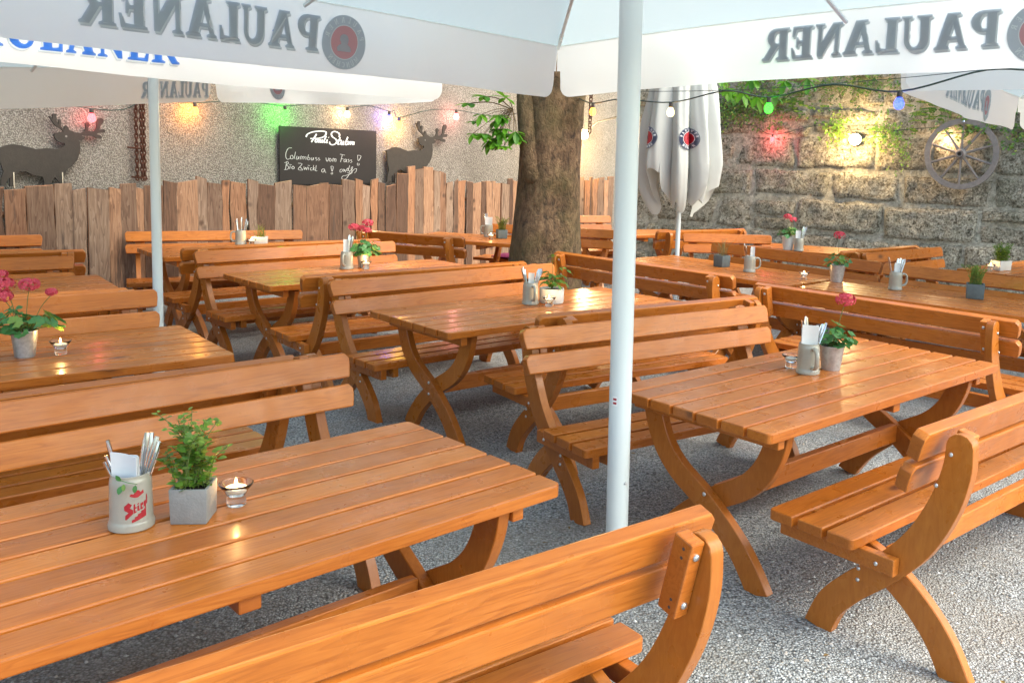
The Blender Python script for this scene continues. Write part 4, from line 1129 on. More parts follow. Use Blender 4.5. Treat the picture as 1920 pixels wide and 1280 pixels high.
SE, SN = V((.829,-.559,0)), V((-.559,-.829,0))        # direction of the stone wall, and towards the tables
SO = V((.68,16.4,0))
def sp_(s, d, z): return SO+SE*s+SN*d+V((0,0,z))
def stone_wall():
    root = thing('stone_wall', 'old wall of big pitted tufa blocks with wide mortar joints and plants', 'wall', tuple(SO))
    mb = MB(); R = random.Random(31); z = -.15
    loc = lambda s, d, zz: SE*s+SN*d+V((0,0,zz))
    while z < 5.0:
        big = z < 2.0
        ch = R.uniform(.36,.64) if big else R.uniform(.26,.46)
        s = -.05-R.uniform(0,.3) if z > -1 else 0; s = 0
        while s < 13:
            w = R.uniform(.60,1.45) if big else R.uniform(.40,1.1)
            if s < .9: w = R.uniform(.25,.45)
            if R.random() < .16 and s > .9:      # two thin stones on top of each other
                cut = R.uniform(.4,.6); parts = ((z, z+ch*cut), (z+ch*cut, z+ch))
            else: parts = ((z, z+ch),)
            for za, zb in parts:
                g = R.uniform(.010,.022); dz0, dz1 = R.uniform(-.035,.035), R.uniform(-.035,.035); dep = R.uniform(.03,.075); sd = R.uniform(0,99)
                nx, nz = max(6, int(w/.055)), max(5, int((zb-za)/.055)); vs = []
                sl, sr = R.uniform(-.03,.03), R.uniform(-.03,.03)
                for j in range(nz+1):
                    for i in range(nx+1):
                        u, v = i/nx, j/nz
                        eu, ev = min(u,1-u)*w, min(v,1-v)*(zb-za)
                        edge = min(1, min(eu, ev)/.075); e = math.sqrt(max(0, 1-(1-edge)**2))
                        # rounded corners
                        cu, cv = max(0, .10-eu)/.10, max(0, .10-ev)/.10
                        e *= 1-min(1, max(0, math.hypot(cu, cv)-1)*2.2)*.9
                        x = s+g+(w-2*g)*u+sl*(1-u)*(v-.5)*2+sr*u*(v-.5)*2
                        zz = za+g+(zb-za-2*g)*v+dz0*(1-u)+dz1*u
                        nn = noise.fractal(V((x*3+sd, zz*3, sd)), .8, 2.1, 5)
                        x += .03*noise.noise(V((x*3, zz*3, sd))); zz += .03*noise.noise(V((x*3, zz*3, sd+7)))
                        vs.append(loc(x, -.012+e*(dep+.05*nn), zz))
                mb.add(vs, [(j*(nx+1)+i, j*(nx+1)+i+1, (j+1)*(nx+1)+i+1, (j+1)*(nx+1)+i) for j in range(nz) for i in range(nx)])
            s += w
        z += ch
    mb.build('block_face', M_stone, root, 80, recalc=False)
    co = MB(); n, m = 90, 40; vs = []
    for j in range(m+1):
        for i in range(n+1):
            s, zz = 13*i/n, -.2+5.3*j/m
            vs.append(loc(s, .002+.014*noise.noise(V((s*4, zz*4, 1))), zz))
    co.add(vs, [(j*(n+1)+i, j*(n+1)+i+1, (j+1)*(n+1)+i+1, (j+1)*(n+1)+i) for j in range(m) for i in range(n)])
    co.add([loc(0,.01,-.2), loc(0,-.7,-.2), loc(0,-.7,5.1), loc(0,.01,5.1), loc(13,.01,5.1), loc(13,-.7,5.1), loc(13,.01,-.2), loc(13,-.7,-.2)], [(0,1,2,3), (3,2,5,4), (4,5,7,6), (1,7,5,2)])
    co.build('mortar', M_joint, root, 60, recalc=False)
stone_wall()

# ------------------------------------------------------------------ stags, chalkboard, chains, wheel
STAG = [(0,560),(60,545),(120,520),(190,512),(260,520),(340,540),(440,565),(560,548),(680,558),(740,535),(775,510),(770,480),(740,480),(690,462),(662,428),(648,385),(655,372),(720,352),(765,345),(745,318),(690,288),(650,250),(620,200),(594,160),(612,158),(640,195),(640,140),(655,128),(690,130),(684,160),(690,225),(708,262),(706,200),(722,190),(740,205),(735,280),(772,320),(778,280),(798,262),(820,285),(832,318),(900,345),(970,352),(1020,330),(1040,290),(1035,235),(1052,216),(1078,222),(1092,250),(1070,280),(1068,318),(1110,328),(1150,318),(1172,280),(1185,205),(1200,165),(1235,152),(1270,170),(1266,205),(1230,245),(1212,300),(1270,292),(1288,312),(1275,338),(1190,345),(1170,362),(1220,372),(1243,392),(1232,414),(1190,412),(1120,385),(1030,380),(985,382),(1035,410),(985,440),(950,448),(962,520),(955,600),(920,690),(850,765),(800,800),(775,830),(752,900),(745,1020),(700,1020),(690,960),(640,900),(600,960),(580,1030),(505,1030),(515,960),(500,895),(380,870),(300,830),(240,832),(190,880),(178,1010),(125,1010),(130,900),(95,940),(75,1000),(20,1000),(30,920),(60,830),(25,720),(20,620)]
def stag(s0, L, H, label):
    mb = MB(); base = wp(s0, 9.56, 1.32)
    pts = [(x/1285*L, (1010-y)/880*H) for x, y in STAG]
    tr = tessellate_polygon([[V((a, b, 0)) for a, b in pts]])
    f = lambda a, b, d: WE*a+WN*d+V((0,0,b))
    n = len(pts); vs = [f(a, b, 0) for a, b in pts]+[f(a, b, .02) for a, b in pts]
    mb.add(vs, [tuple(t) for t in tr]+[tuple(n+i for i in reversed(t)) for t in tr]+[(i, (i+1) % n, n+(i+1) % n, n+i) for i in range(n)])
    o = mb.build('stag_silhouette', M_deer, None, 0); o.location = base
    tag(o, label, 'stag cut-out', 'wooden stag cut-outs above the fence')
    e = MB(); ex, ey = 793/1285*L, (1010-398)/880*H
    disc(e, lambda a, b: f(ex+a, ey+b, -.001), 0, .011, 10); e.build('eye', plain('drilled_eye', (.25,.23,.2), .8), o, recalc=False)
    bl = MB()
    for x in (165, 728):
        bx = x/1285*L; bl.box((bx-.006, -.05, -.01), (bx+.006, .14, -.002), Matrix(((WE.x,0,WN.x,0),(WE.y,0,WN.y,0),(0,1,0,0),(0,0,0,1))))
    bl.build('mounting_strip', M_steel, o)
stag(4.13, 1.055, .725, 'dark stag cut-out looking back to the left, at the left picture edge')
stag(9.21, 1.27, .90, 'dark stag cut-out standing right of the chalkboard')

def chalkboard():
    L, H = 1.64, .745; base = wp(7.42, 9.60, 1.30)
    root = thing('chalkboard', 'black chalkboard with white script heading and chalk writing, on the grey wall', 'chalkboard', tuple(base))
    Mx = Matrix(((WE.x,0,-WN.x,0),(WE.y,0,-WN.y,0),(0,1,0,0),(0,0,0,1)))
    MB().box((0,0,-.018),(L,H,0), Mx).build('board', M_board, root, 0, .004)
    for x in (.55, 1.28): MB().box((x-.03,-.03,-.03),(x+.03,0,.02), Mx).build('shelf_bracket', M_darkmetal, root, 0, .003)
    def uv(px, py):
        u = (px-130)/973; t = 85+72*u; b = 665-20*u
        # undo the foreshortening along the receding wall
        u2 = u*(1/1.0)/(1+.14*(1-u)) if False else u*(1-.07*(1-u))
        return u2*L, (1-(py-t)/(b-t))*H
    def strokes(name, lines, w, mat, slant=0):
        mb = MB()
        for ln in lines:
            P = smooth_path(ln, 4) if len(ln) > 2 else ln
            P = [V((*uv(*p), 0)) for p in P]; vs = []
            for i, p in enumerate(P):
                t = (P[min(i+1, len(P)-1)]-P[max(i-1, 0)])
                t = t.normalized() if t.length > 1e-6 else V((1,0,0)); nn = V((-t.y, t.x, 0))
                ww = w*(1.25 if abs(t.y) > .6 else .8)/2
                vs += [Mx @ (p+nn*ww+V((0,0,.0015))), Mx @ (p-nn*ww+V((0,0,.0015)))]
            mb.add(vs, [(2*i, 2*i+1, 2*i+3, 2*i+2) for i in range(len(P)-1)])
        mb.build(name, mat, root, recalc=False)
    strokes('heading', [
        [(388,198),(402,172),(450,152),(520,145),(575,150),(588,165),(575,190),(540,208),(490,214),(430,214)], [(492,172),(470,205),(440,248)],
        [(512,222),(488,222),(478,240),(488,250),(505,236),(515,222),(506,248),(520,248)], [(532,224),(522,246),(536,250),(552,224)], [(552,224),(544,250),(556,252)], [(588,192),(566,240),(570,254),(582,250)], [(600,226),(590,254),(602,254)], [(610,205),(613,209)],
        [(716,206),(722,182),(700,160),(668,152),(645,162),(640,182),(655,205),(685,226),(692,252),(672,272),(642,276),(622,262),(624,248)],
        [(728,208),(706,262),(712,274),(722,270)], [(698,236),(742,236)], [(746,240),(734,266),(746,276),(766,244)], [(766,244),(756,274),(768,276)], [(806,206),(780,268),(792,278),(808,268),(812,250),(796,250)],
        [(824,250),(812,278)], [(818,262),(836,250),(840,258),(830,278)], [(838,262),(856,252),(860,262),(850,278)], [(856,264),(870,256),(864,276),(874,274)]], .018, M_white)
    strokes('chalk_writing', [
        [(248,302),(215,305),(192,345),(190,390),(205,412),(232,402)], [(250,372),(235,380),(236,404),(252,408),(262,390),(250,372)], [(284,340),(270,408)], [(300,380),(290,405),(302,412),(318,385),(314,412)],
        [(330,414),(336,384),(350,388),(346,412),(352,390),(368,388),(364,414),(370,394),(388,392),(384,416)], [(412,368),(402,414),(420,416),(426,400),(408,394)], [(444,396),(438,416),(450,420),(462,396),(460,420)], [(496,396),(480,398),(488,410),(500,418),(484,424)], [(520,400),(506,404),(526,416),(508,424)],
        [(585,398),(590,426),(602,430),(612,400)], [(626,404),(616,420),(628,434),(640,420),(626,404)], [(652,436),(656,406),(668,412),(666,436),(672,412),(686,412),(684,438)],
        [(726,366),(776,376)], [(750,372),(732,440)], [(736,408),(762,412)], [(786,412),(768,420),(768,438),(784,436),(790,414),(792,442)], [(820,416),(806,418),(822,432),(804,444)], [(848,420),(832,424),(850,436),(832,448)],
        [(905,378),(942,386),(914,430),(905,378)], [(910,450),(902,460),(910,472),(924,464),(918,452)],
        [(196,440),(184,512)], [(176,446),(205,434),(214,450),(196,468),(216,484),(206,508),(172,512)], [(232,474),(226,506)], [(222,462),(246,464)], [(258,478),(246,492),(256,506),(272,496),(262,478)],
        [(310,450),(348,458),(308,508),(352,516),(330,488)], [(366,482),(370,512),(384,490),(390,514),(402,486)], [(412,488),(410,514)], [(404,470),(424,474)], [(446,492),(430,500),(432,516),(448,516)], [(462,470),(456,518)], [(474,494),(460,506),(478,520)], [(488,470),(482,522),(498,522)],
        [(572,506),(548,508),(542,528),(558,536),(572,512),(576,536),(588,538)], [(634,480),(658,484),(646,528),(634,480)], [(640,540),(636,550),(646,556),(654,546),(646,538)],
        [(750,508),(730,512),(726,532),(742,534),(762,508),(776,528)], [(776,510),(760,532)], [(786,514),(782,536)], [(800,500),(794,520),(812,518),(806,498),(796,512)], [(826,472),(812,520),(834,524)], [(800,540),(822,540),(830,522),(850,508),(856,484),(840,500),(850,540),(820,560),(790,596),(760,604),(744,592),(756,572),(790,566),(830,548),(870,510),(896,504),(890,530),(874,544)]], .0065, M_chalk)
chalkboard()

def chain(points, lk, r, name, label, group=None):
    mb = MB(); P = [V(p) for p in points]
    tot = (P[-1]-P[0]).length; n = int(tot/lk); d = (P[-1]-P[0]).normalized()
    a = d.orthogonal().normalized(); b = d.cross(a)
    for i in range(n):
        c = P[0]+d*(lk*(i+.5)); s = a if i % 2 else b
        ring = [c+d*(lk*.72*cos(2*pi*k/10))+s*(lk*.36*sin(2*pi*k/10)) for k in range(11)]
        mb.tube(ring, r, 5, False)
    o = mb.build(name, M_rust, None, 60); return tag(o, label, 'chain', group)
for i, (ds, lab) in enumerate(((-.045,'rusty chain hanging on the grey wall left of the thin pole, left strand'),(.04,'rusty chain hanging on the grey wall left of the thin pole, right strand'),(0,'rusty chain hanging on the grey wall left of the thin pole, middle strand'))):
    chain([wp(5.56+ds, 9.55-.02*(i == 2), 3.0), wp(5.57+ds, 9.56-.02*(i == 2), 1.34)], .045, .008, 'rusty_chain', lab, 'rusty chains on the grey wall')
def hook(s, z, lab):
    o = MB().tube([wp(s-.09, 9.60, z+.01), wp(s, 9.52, z), wp(s+.09, 9.60, z-.01)], .009, 6).build('iron_spike', M_rust, None, 60); tag(o, lab, 'hook', 'iron spikes holding the chains')
hook(5.53, 1.72, 'bent iron spike across the rusty chains, the upper one'); hook(5.57, 1.40, 'bent iron spike across the rusty chains just above the fence')
chain([(.075,9.02,2.62),(.07,9.02,1.98)], .05, .006, 'hanging_chain', 'short iron chain hanging beside the trunk near the orange bulb')

def wheel():
    c = sp_(5.80, .17, 1.985); root = thing('wagon_wheel', 'old grey wooden wagon wheel with ten spokes hanging on the stone wall', 'wagon wheel', tuple(c))
    r = .50; f = lambda a, q, d: (SE*cos(a)+V((0,0,1))*sin(a))*q+SN*d
    mb = MB(); n = 64
    for ring in ((r-.075, r),):
        vs = []
        for k in range(n):
            a = 2*pi*k/n; w = .004*noise.noise(V((cos(a)*2, sin(a)*2, 1)))
            vs += [f(a, ring[0]+w, -.03), f(a, ring[1]+w, -.03), f(a, ring[1]+w, .03), f(a, ring[0]+w, .03)]
        mb.add(vs, [(4*k+q, 4*k+(q+1) % 4, 4*((k+1) % n)+(q+1) % 4, 4*((k+1) % n)+q) for k in range(n) for q in range(4)])
    mb.build('rim', M_oldwood, root, 40)
    for k in range(10):
        a = 2*pi*k/10+.31
        MB().tube([f(a, .06, .01), f(a, .25, .008), f(a, r-.06, 0)], [.021,.018,.016], 8).build('spoke', M_oldwood, root, 60)
    Mx = Matrix(((SE.x,0,SN.x,0),(SE.y,0,SN.y,0),(0,1,0,0),(0,0,0,1)))
    MB().lathe([(.0,-.05),(.06,-.05),(.075,-.02),(.075,.05),(.055,.07),(.045,.13),(.03,.13),(.028,.03),(0,.03)], 24, (0,0,0), Mx).build('hub', M_oldwood, root, 40)
    MB().lathe([(.046,.10),(.050,.10),(.050,.128),(.046,.128)], 24, (0,0,0), Mx).build('hub_ring', M_rust, root, 40)
wheel()
o = MB().tube([sp_(5.80,.14,2.62), sp_(5.80,.17,2.50), sp_(5.80,.19,2.43)], .022, 12).build('wheel_peg', M_steel, None, 60); tag(o, 'bright metal peg from which the wagon wheel hangs', 'peg')

# ------------------------------------------------------------------ the tree
def tree():
    root = thing('chestnut_tree', 'thick brown chestnut trunk between fence and benches, with low green sprigs at left', 'tree', (-.36,9.3,0)); R = random.Random(4)
    mb = MB(); n, m = 64, 70; vs = []
    for j in range(m+1):
        z = -.1+3.5*j/m
        r0 = .335+.06*math.exp(-max(0, z)*3.2)+.022*sin(z*2.1+.5)+(.06*(z-2.3) if z > 2.3 else 0)
        for i in range(n):
            a = 2*pi*i/n
            r = r0*(1+.07*sin(a*3+z*.6+1)+.05*sin(a*5-z*1.1)+.10*noise.noise(V((cos(a)*1.6, sin(a)*1.6, z*.9)))+.035*noise.fractal(V((cos(a)*4, sin(a)*4, z*2.6)), .9, 2, 4))
            # burls
            for ba, bz, bh, bs in ((-1.5,1.05,.05,.20),(-1.2,1.55,.045,.16),(-1.95,.95,.04,.22),(-.9,2.05,-.05,.13)):
                da = math.atan2(sin(a-ba), cos(a-ba)); r += bh*math.exp(-((da*.36)**2+(z-bz)**2)/(bs**2)*1.6)
            vs.append((r*cos(a)+.02*z, r*sin(a), z))
    mb.add(vs, [(j*n+i, j*n+(i+1) % n, (j+1)*n+(i+1) % n, (j+1)*n+i) for j in range(m) for i in range(n)])
    mb.tube(smooth_path([(-.10,-.25,1.50),(-.17,-.26,1.85),(-.21,-.26,2.25),(-.25,-.22,2.7),(-.35,-.1,3.3)], 5), [.05]+[.095]*4+[.085]*6+[.08]*5+[.075]*5, 14)
    tr = mb.build('trunk', M_bark, root, 60)
    limbs = []
    for q, H, out in ((.4,7.2,1.8),(2.3,7.8,1.5),(3.9,7.0,2.2),(5.4,6.8,1.9),(1.3,8.4,.6)):
        P = smooth_path([(.06,0,3.2),(.06+cos(q)*out*.25,sin(q)*out*.25,4.3),(cos(q)*out*.7,sin(q)*out*.7,5.8),(cos(q)*out,sin(q)*out,H)], 5)
        k = len(P); MB().tube(P, [.2*(1-i/k)+.03 for i in range(k)], 10).build('limb', M_bark, root, 60); limbs += P[8:]
    fo = MB()
    def palm(c, d, s):
        d = d.normalized(); a = d.orthogonal().normalized(); b = d.cross(a)
        # five to seven leaflets spreading from one point
        side = V((-d.y, d.x, 0)); side = side.normalized() if side.length > .01 else V((1,0,0)); nf = R.choice((5,5,7))
        for k in range(nf):
            t = (k/(nf-1)-.5)*3.6; q = d*cos(t)+side*sin(t)+V((0,0,-.25+R.uniform(-.1,.1)))
            leaf(fo, c, q, V((0,0,1)), s*(1-.25*abs(t)/1.8)*R.uniform(.85,1.1), s*.42, .18)
    for p in limbs:
        for i in range(17):
            v = V((R.gauss(0,1), R.gauss(0,1), R.gauss(0,.8))).normalized()*R.uniform(.3,1.5)
            palm(V(p)+v, v+V((0,0,-.2)), R.uniform(.13,.2))
    fo.build('crown', M_tree_leaf, root)
    # low sprigs on the left of the trunk
    fo, tw = MB(), MB()
    base = V((-.33,-.28,2.22))
    for tip, k in (((-.75,-.3,2.27),1),((-.60,-.32,2.34),1),((-.40,-.36,2.33),1),((-.46,-.34,2.12),1)):
        P = smooth_path([tuple(base), tuple(base.lerp(V(tip), .5)+V((0,0,.04))), tip], 4); tw.tube(P, [.008]+[.005]*(len(P)-2)+[.003], 6)
        palm(V(tip), V(tip)-base, .17)
    for i in range(22):
        c = V((R.uniform(-.70,-.26), R.uniform(-.44,-.32), R.uniform(1.86,2.20)))
        P = smooth_path([tuple(base), tuple(base.lerp(c, .5)+V((0,0,.03))), tuple(c)], 3); tw.tube(P, .003, 5)
        palm(c, V((R.uniform(-1,.2), -.6, R.uniform(-.8,.1))), R.uniform(.12,.16))
    tw.build('sprig', M_bark, root, 60); fo.build('sprig_leaves', M_tree_leaf, root)
    # a drooping bough reaching right over the aisle, its leaves showing below the parasol
    fo, tw = MB(), MB()
    P = smooth_path([(.2,-.1,3.1),(.7,-.8,3.05),(1.2,-1.5,2.85),(1.72,-2.05,2.55)], 5); tw.tube(P, [.06*(1-i/len(P))+.008 for i in range(len(P))], 8)
    tips = ((1.50,-2.02,2.36),(1.60,-2.1,2.33),(1.72,-2.05,2.30),(1.84,-2.1,2.33),(1.92,-2.15,2.42),(2.10,-2.1,2.45),(1.66,-2.2,2.45),(1.44,-1.95,2.46))
    for t in tips:
        tw.tube([P[-3], t], .003, 5); palm(V(t), V((R.uniform(-.6,.6), -.5, -.9)), R.uniform(.13,.17))
    tw.build('bough', M_bark, root, 60); fo.build('bough_leaves', M_tree_leaf, root)
tree()

# ------------------------------------------------------------------ plants growing on the stone wall
def wall_plant(name, label, s, z, w, h, n, size, seed, fern=False, mat=None, d=.10):
    root_loc = sp_(s, d, z); R = random.Random(seed); fo, st = MB(), MB()
    for i in range(n):
        u, v = R.gauss(0, .38), R.gauss(0, .38)
        p = SE*(u*w)+SN*(R.random()**2*.16)+V((0,0,v*h))
        if R.random() < .5: st.tube([SN*-.06+V((0,0,-h*.1))+SE*(u*w*.5), p*.6+V((0,0,.02)), p], .0022, 4)
        if fern:
            q = R.uniform(-1.2, 1.2); dd = SE*sin(q)+SN*.6+V((0,0,cos(q)*.7-.2)); L = size*4*R.uniform(.7, 1.1)
            for k in range(1, 7):
                c = p+dd*(L*k/7)+V((0,0,-.3*L*(k/7)**2))
                for sg in (1, -1):
                    leaf(fo, c, dd*.5+SE*(sg*.9)+V((0,0,.1)), SN, size*(1.15-k/8), size*.42, .1)
        else:
            for k in range(3):
                dd = SE*R.uniform(-1,1)+SN*R.uniform(.1,.8)+V((0,0,R.uniform(-.9,.6)))
                leaf(fo, p+V((R.uniform(-.03,.03),)*3), dd, SN+V((0,0,.4)), size*R.uniform(.6,1.2), size*.65*R.uniform(.7,1.1), .15)
    f = thing(name, label, 'wall plant', tuple(root_loc), 0, 'plants rooted in the stone wall')
    fo.build('foliage', mat or M_vine, f)
    if st.v: st.build('stem', M_stem, f, 60)
wall_plant('ivy_clump', 'dense small-leaved creeper on the stone wall behind the green bulb', 2.65, 2.72, .95, .50, 330, .045, 1)
wall_plant('fern_clump', 'pale fern rosette high on the stone wall right of the green bulb', 3.30, 2.70, .45, .22, 22, .055, 2, True)
wall_plant('ivy_clump', 'creeper hanging under the big parasol edge on the stone wall, left of the blue bulb', 4.15, 2.98, 1.3, .5, 240, .04, 3)
wall_plant('herb_clump', 'yellow-green tuft on the stone wall between green bulb and wall lamp', 3.95, 2.32, .30, .28, 80, .045, 4, mat=M_herb)
wall_plant('herb_clump', 'tuft glowing yellow right above the bright wall lamp', 4.72, 2.30, .42, .34, 120, .04, 5, mat=M_herb)
wall_plant('herb_clump', 'thin trailing tuft below and right of the bright wall lamp', 4.98, 1.98, .26, .28, 34, .035, 12, mat=M_herb)
wall_plant('fern_clump', 'bright green fern clump left above the wagon wheel', 5.42, 2.60, .55, .36, 46, .05, 6, True)
wall_plant('ivy_clump', 'creeper behind the upper half of the wagon wheel', 6.0, 2.42, .70, .36, 130, .045, 7)
wall_plant('ivy_clump', 'creeper at the right edge beyond the wagon wheel', 6.75, 2.35, .6, .6, 140, .045, 8)
#wall_plant('moss_tuft', 'small moss tuft on the stone wall far below the wall lamp', 4.0, 1.35, .30, .14, 60, .025, 9)
wall_plant('ivy_clump', 'creeper on the stone wall beside the folded parasol', 2.05, 2.62, .55, .40, 130, .04, 10)

# ------------------------------------------------------------------ strings of coloured bulbs
BULB = [(0,-.105),(.013,-.103),(.024,-.094),(.030,-.078),(.029,-.062),(.021,-.044),(.014,-.032),(.0135,-.022)]
BCOL = {'red':(1,.10,.12),'orange':(1,.36,.05),'green':(.05,1,.04),'white':(1,.66,.36),'blue':(.02,.07,1),'yellow':(1,.50,.06),'pink':(1,.30,.28)}
def bulbmat(name, col, st):
    m, nt, p, out = new_mat(name); nt.nodes.remove(p)
    e = N(nt, 'ShaderNodeEmission', Strength=st); e.inputs['Color'].default_value = (*col, 1)
    t = N(nt, 'ShaderNodeBsdfTransparent'); mx = N(nt, 'ShaderNodeMixShader'); mx.inputs[0].default_value = .35
    nt.links.new(t.outputs[0], mx.inputs[1]); nt.links.new(e.outputs[0], mx.inputs[2]); nt.links.new(mx.outputs[0], out.inputs[0])
    return m
BM = {k: bulbmat('lit_bulb_'+k, [c*.75+.25*(c > .5) for c in v], 3.0) for k, v in BCOL.items()}
def light_string(label, cable, bulbs, power=1.6, sag=True):
    root = thing('light_string', label, 'string lights', (0,0,0), 0, 'strings of coloured bulbs')
    MB().tube(smooth_path(cable, 6), .0055, 6).build('cable', M_cable, root, 60)
    for (x, y, z), col, pw, sc in bulbs:
        so = MB().lathe([(0,.004),(.012,.004),(.015,-.004),(.0155,-.030),(.0135,-.036),(0,-.036)], 14, (0,0,0), Matrix.Scale(sc, 4)).build('bulb_socket', M_socket, root, 40, loc=(x, y, z))
        MB().lathe(BULB, 18, (0,0,0), Matrix.Scale(sc, 4)).build('bulb', BM[col], so, 60)['label'] = 'lit %s bulb' % col
        l = bpy.data.lights.new('bulb_light', 'POINT'); l.energy = 2.2*power*pw; l.color = BCOL[col]; l.shadow_soft_size = .032*sc
        o = link(bpy.data.objects.new('bulb_light', l)); o.location = (x, y-.0, z-.07*sc)
S1 = [((-5.005,9.43,2.20),'red',.28,1),((-4.347,10.405,2.335),'orange',1.6,1),((-3.654,11.433,2.375),'green',1.3,1),((-3.088,12.272,2.42),'white',1.4,1),((-2.66,12.91,2.41),'blue',.8,1),((-2.552,13.068,2.335),'yellow',2.4,1.15),((-1.874,14.072,2.51),'pink',.9,1.1)]
cab = [wp(2.6,9.45,2.45)]
S1 = [((x-.829*.09, y+.559*.09, z-.085), c, p*1.1, sc*1.35) for (x, y, z), c, p, sc in S1]
for i, ((x, y, z), c, p, s) in enumerate(S1):
    cab.append((x, y, z))
    if i < len(S1)-1:
        q = S1[i+1][0]; cab.append(((x+q[0])/2, (y+q[1])/2, (z+q[2])/2+.05))
cab += [(-1.3,14.4,2.36),(-.55,12.0,2.45),(-.30,9.7,2.50)]
light_string('string of coloured bulbs along the grey wall above stags and chalkboard', cab, S1, 1.5)
light_string('string of coloured bulbs sagging from the trunk to the right parasol', [(-.05,9.15,2.36),(.09,8.6,2.285),(.33,8.1,2.30),(.703,7.4,2.245),(1.044,6.8,2.305),(1.268,6.3,2.235),(1.585,5.9,2.30),(1.883,5.5,2.24),(2.303,5.3,2.36),(2.6,5.2,2.345)],
    [((.09,8.6,2.28),'orange',.7,1.05),((.703,7.4,2.24),'white',.7,1.05),((1.268,6.3,2.23),'green',.8,1.0),((1.883,5.5,2.237),'blue',.8,1.0)], .5)
light_string('faint string of bulbs lying along the stone wall, with a red bulb', [(.95,16.0,2.22),(1.096,15.938,2.20),(1.356,15.799,2.28),(2.624,14.945,2.38),(3.033,14.633,2.22),(3.694,14.223,2.375),(4.3,13.80,2.28),(5.043,13.313,2.35),(5.231,13.15,2.27),(6.2,12.5,2.4)],
    [((1.096,15.938,2.20),'white',2.2,1.3),((3.033,14.633,2.22),'red',1.2,1.1),((5.231,13.15,2.27),'white',1.6,1.25)], 1.5)
o = MB().tube(smooth_path([(-.1,9.1,2.42),(1.044,6.8,2.31),(2.02,6.0,2.36),(2.6,5.15,2.40)], 6), .0025, 5).build('tension_wire', M_cable, None, 60); tag(o, 'thin wire stretched above the sagging string of bulbs', 'wire')

def wall_lamp(loc, nrm, label, power, r=.09):
    root = thing('wall_lamp', label, 'lamp', tuple(loc), 0, 'lit bulkhead lamps on the walls')
    nrm = V(nrm).normalized(); a = nrm.orthogonal().normalized(); b = nrm.cross(a)
    Mx = Matrix(((a.x,b.x,nrm.x,0),(a.y,b.y,nrm.y,0),(a.z,b.z,nrm.z,0),(0,0,0,1)))
    MB().lathe([(0,-.12),(r*.75,-.12),(r,-.10),(r,-.06),(0,-.06)], 20, (0,0,0), Mx).build('lamp_base', M_darkmetal, root, 40)
    MB().lathe([(r*.9,-.06),(r*.95,-.02),(r*.7,.05),(0,.085)], 20, (0,0,0), Mx).build('lamp_glass', emit('lit_lamp_glass', (1,.72,.36), 26), root, 60, recalc=True)
    l = bpy.data.lights.new('lamp_light', 'POINT'); l.energy = power; l.color = (1,.68,.32); l.shadow_soft_size = .08
    o = link(bpy.data.objects.new('lamp_light', l)); o.location = V(loc)+nrm*.2
wall_lamp(sp_(4.27,.20,2.165), SN, 'bright warm lamp glowing on the stone wall under a plant tuft', 22)
la = V((.03,16.9,2.17))
wall_lamp(la, V((.35,-.6,-.2)), 'bright lamp beside the trunk at the corner of the two walls', 55)
o = MB().tube([la+V((0,.06,.05)), la+V((.25,.1,.25)), sp_(0,-.2,2.55)], .015, 8).build('lamp_arm', M_darkmetal, None, 60); tag(o, 'dark iron arm carrying the corner lamp', 'bracket')

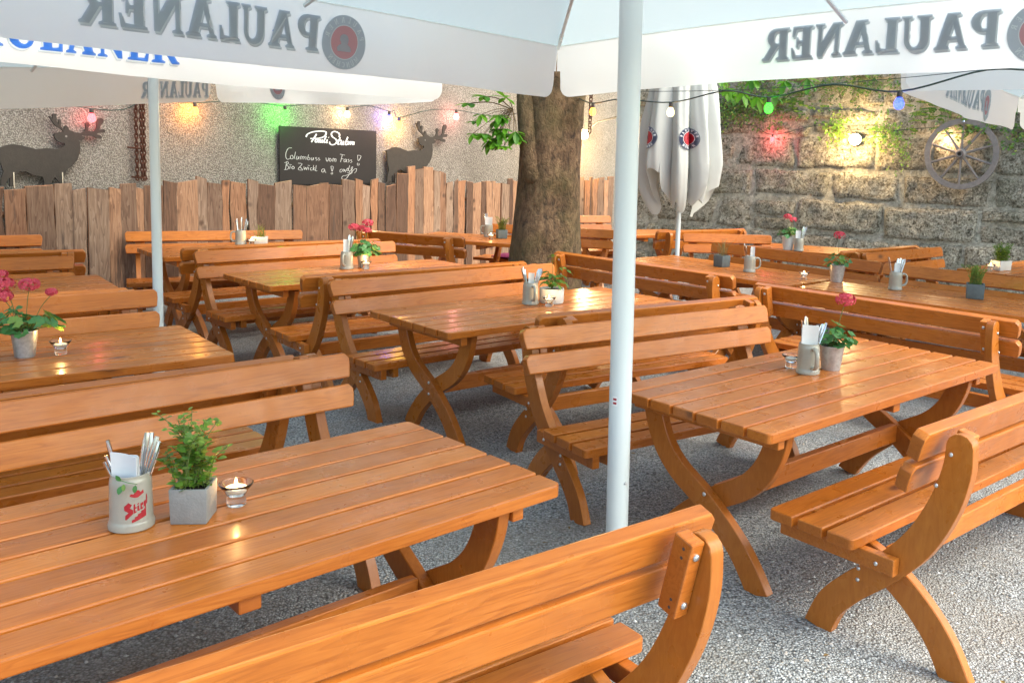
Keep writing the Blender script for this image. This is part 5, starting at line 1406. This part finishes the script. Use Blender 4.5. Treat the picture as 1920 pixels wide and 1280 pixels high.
# ------------------------------------------------------------------ light, sky, camera
w = bpy.data.worlds.new('World'); scene.world = w; w.use_nodes = True
nt = w.node_tree; bg = nt.nodes['Background']
sky = nt.nodes.new('ShaderNodeTexSky'); sky.sky_type = 'NISHITA'; sky.sun_disc = False
SUN_EL, SUN_AZ = 48, 112
sky.sun_elevation = rad(SUN_EL); sky.sun_rotation = rad(SUN_AZ); sky.air_density = 1.0; sky.dust_density = 3.0; sky.ozone_density = .6
nt.links.new(mix(nt, 1.0, sky.outputs[0], (.94,1.0,.93), 'MULTIPLY'), bg.inputs[0]); bg.inputs[1].default_value = .15
sl = bpy.data.lights.new('sun', 'SUN'); sl.energy = .8; sl.angle = rad(45); sl.color = (1,.94,.86)
so = link(bpy.data.objects.new('sun', sl))
sd = V((sin(rad(SUN_AZ))*cos(rad(SUN_EL)), cos(rad(SUN_AZ))*cos(rad(SUN_EL)), sin(rad(SUN_EL))))
so.rotation_euler = sd.to_track_quat('Z', 'Y').to_euler()

cam = bpy.data.cameras.new('camera'); co = link(bpy.data.objects.new('camera', cam)); scene.camera = co
f, pit, rol, hh, cx, cy = 1702.1, .116186, -.031876, 1.805, 1084.5, 488.73
fw, up, rt = V((0, cos(pit), -sin(pit))), V((0, sin(pit), cos(pit))), V((1,0,0))
r2, u2 = rt*cos(rol)-up*sin(rol), rt*sin(rol)+up*cos(rol)
co.matrix_world = Matrix(((r2.x,u2.x,-fw.x,0),(r2.y,u2.y,-fw.y,0),(r2.z,u2.z,-fw.z,hh),(0,0,0,1)))
cam.sensor_width = 36; cam.lens = f/1920*36; cam.shift_x = (960-cx)/1920; cam.shift_y = (cy-640)/1920
cam.clip_start = .05; cam.clip_end = 300
vs = scene.view_settings; vs.view_transform = 'Standard'; vs.look = 'None'; vs.exposure = 1.85; vs.gamma = 1
scene.cycles.use_denoising = True
scene.cycles.max_bounces = 8; scene.cycles.transmission_bounces = 6; scene.cycles.diffuse_bounces = 4; scene.cycles.sample_clamp_indirect = 6

# fallen leaves lying about on the gravel
def fallen():
    R = random.Random(17); m = leafmat('dry_leaf', ((.16,.085,.03),(.28,.17,.05),(.10,.06,.03)), .1, .8)
    mb = MB()
    for i in range(70):
        y = R.uniform(2.2, 8.5); x = R.uniform(-.6, .55)*y+.3
        a = R.uniform(0, 6.28); leaf(mb, V((x, y, .004+R.uniform(0,.008))), V((cos(a), sin(a), R.uniform(-.1,.3))), V((0,0,1)), R.uniform(.012,.035), R.uniform(.008,.018), .4)
    o = mb.build('leaf_litter', m); o['kind'] = 'stuff'; o['label'] = 'small dry leaves scattered on the gravel'
fallen()
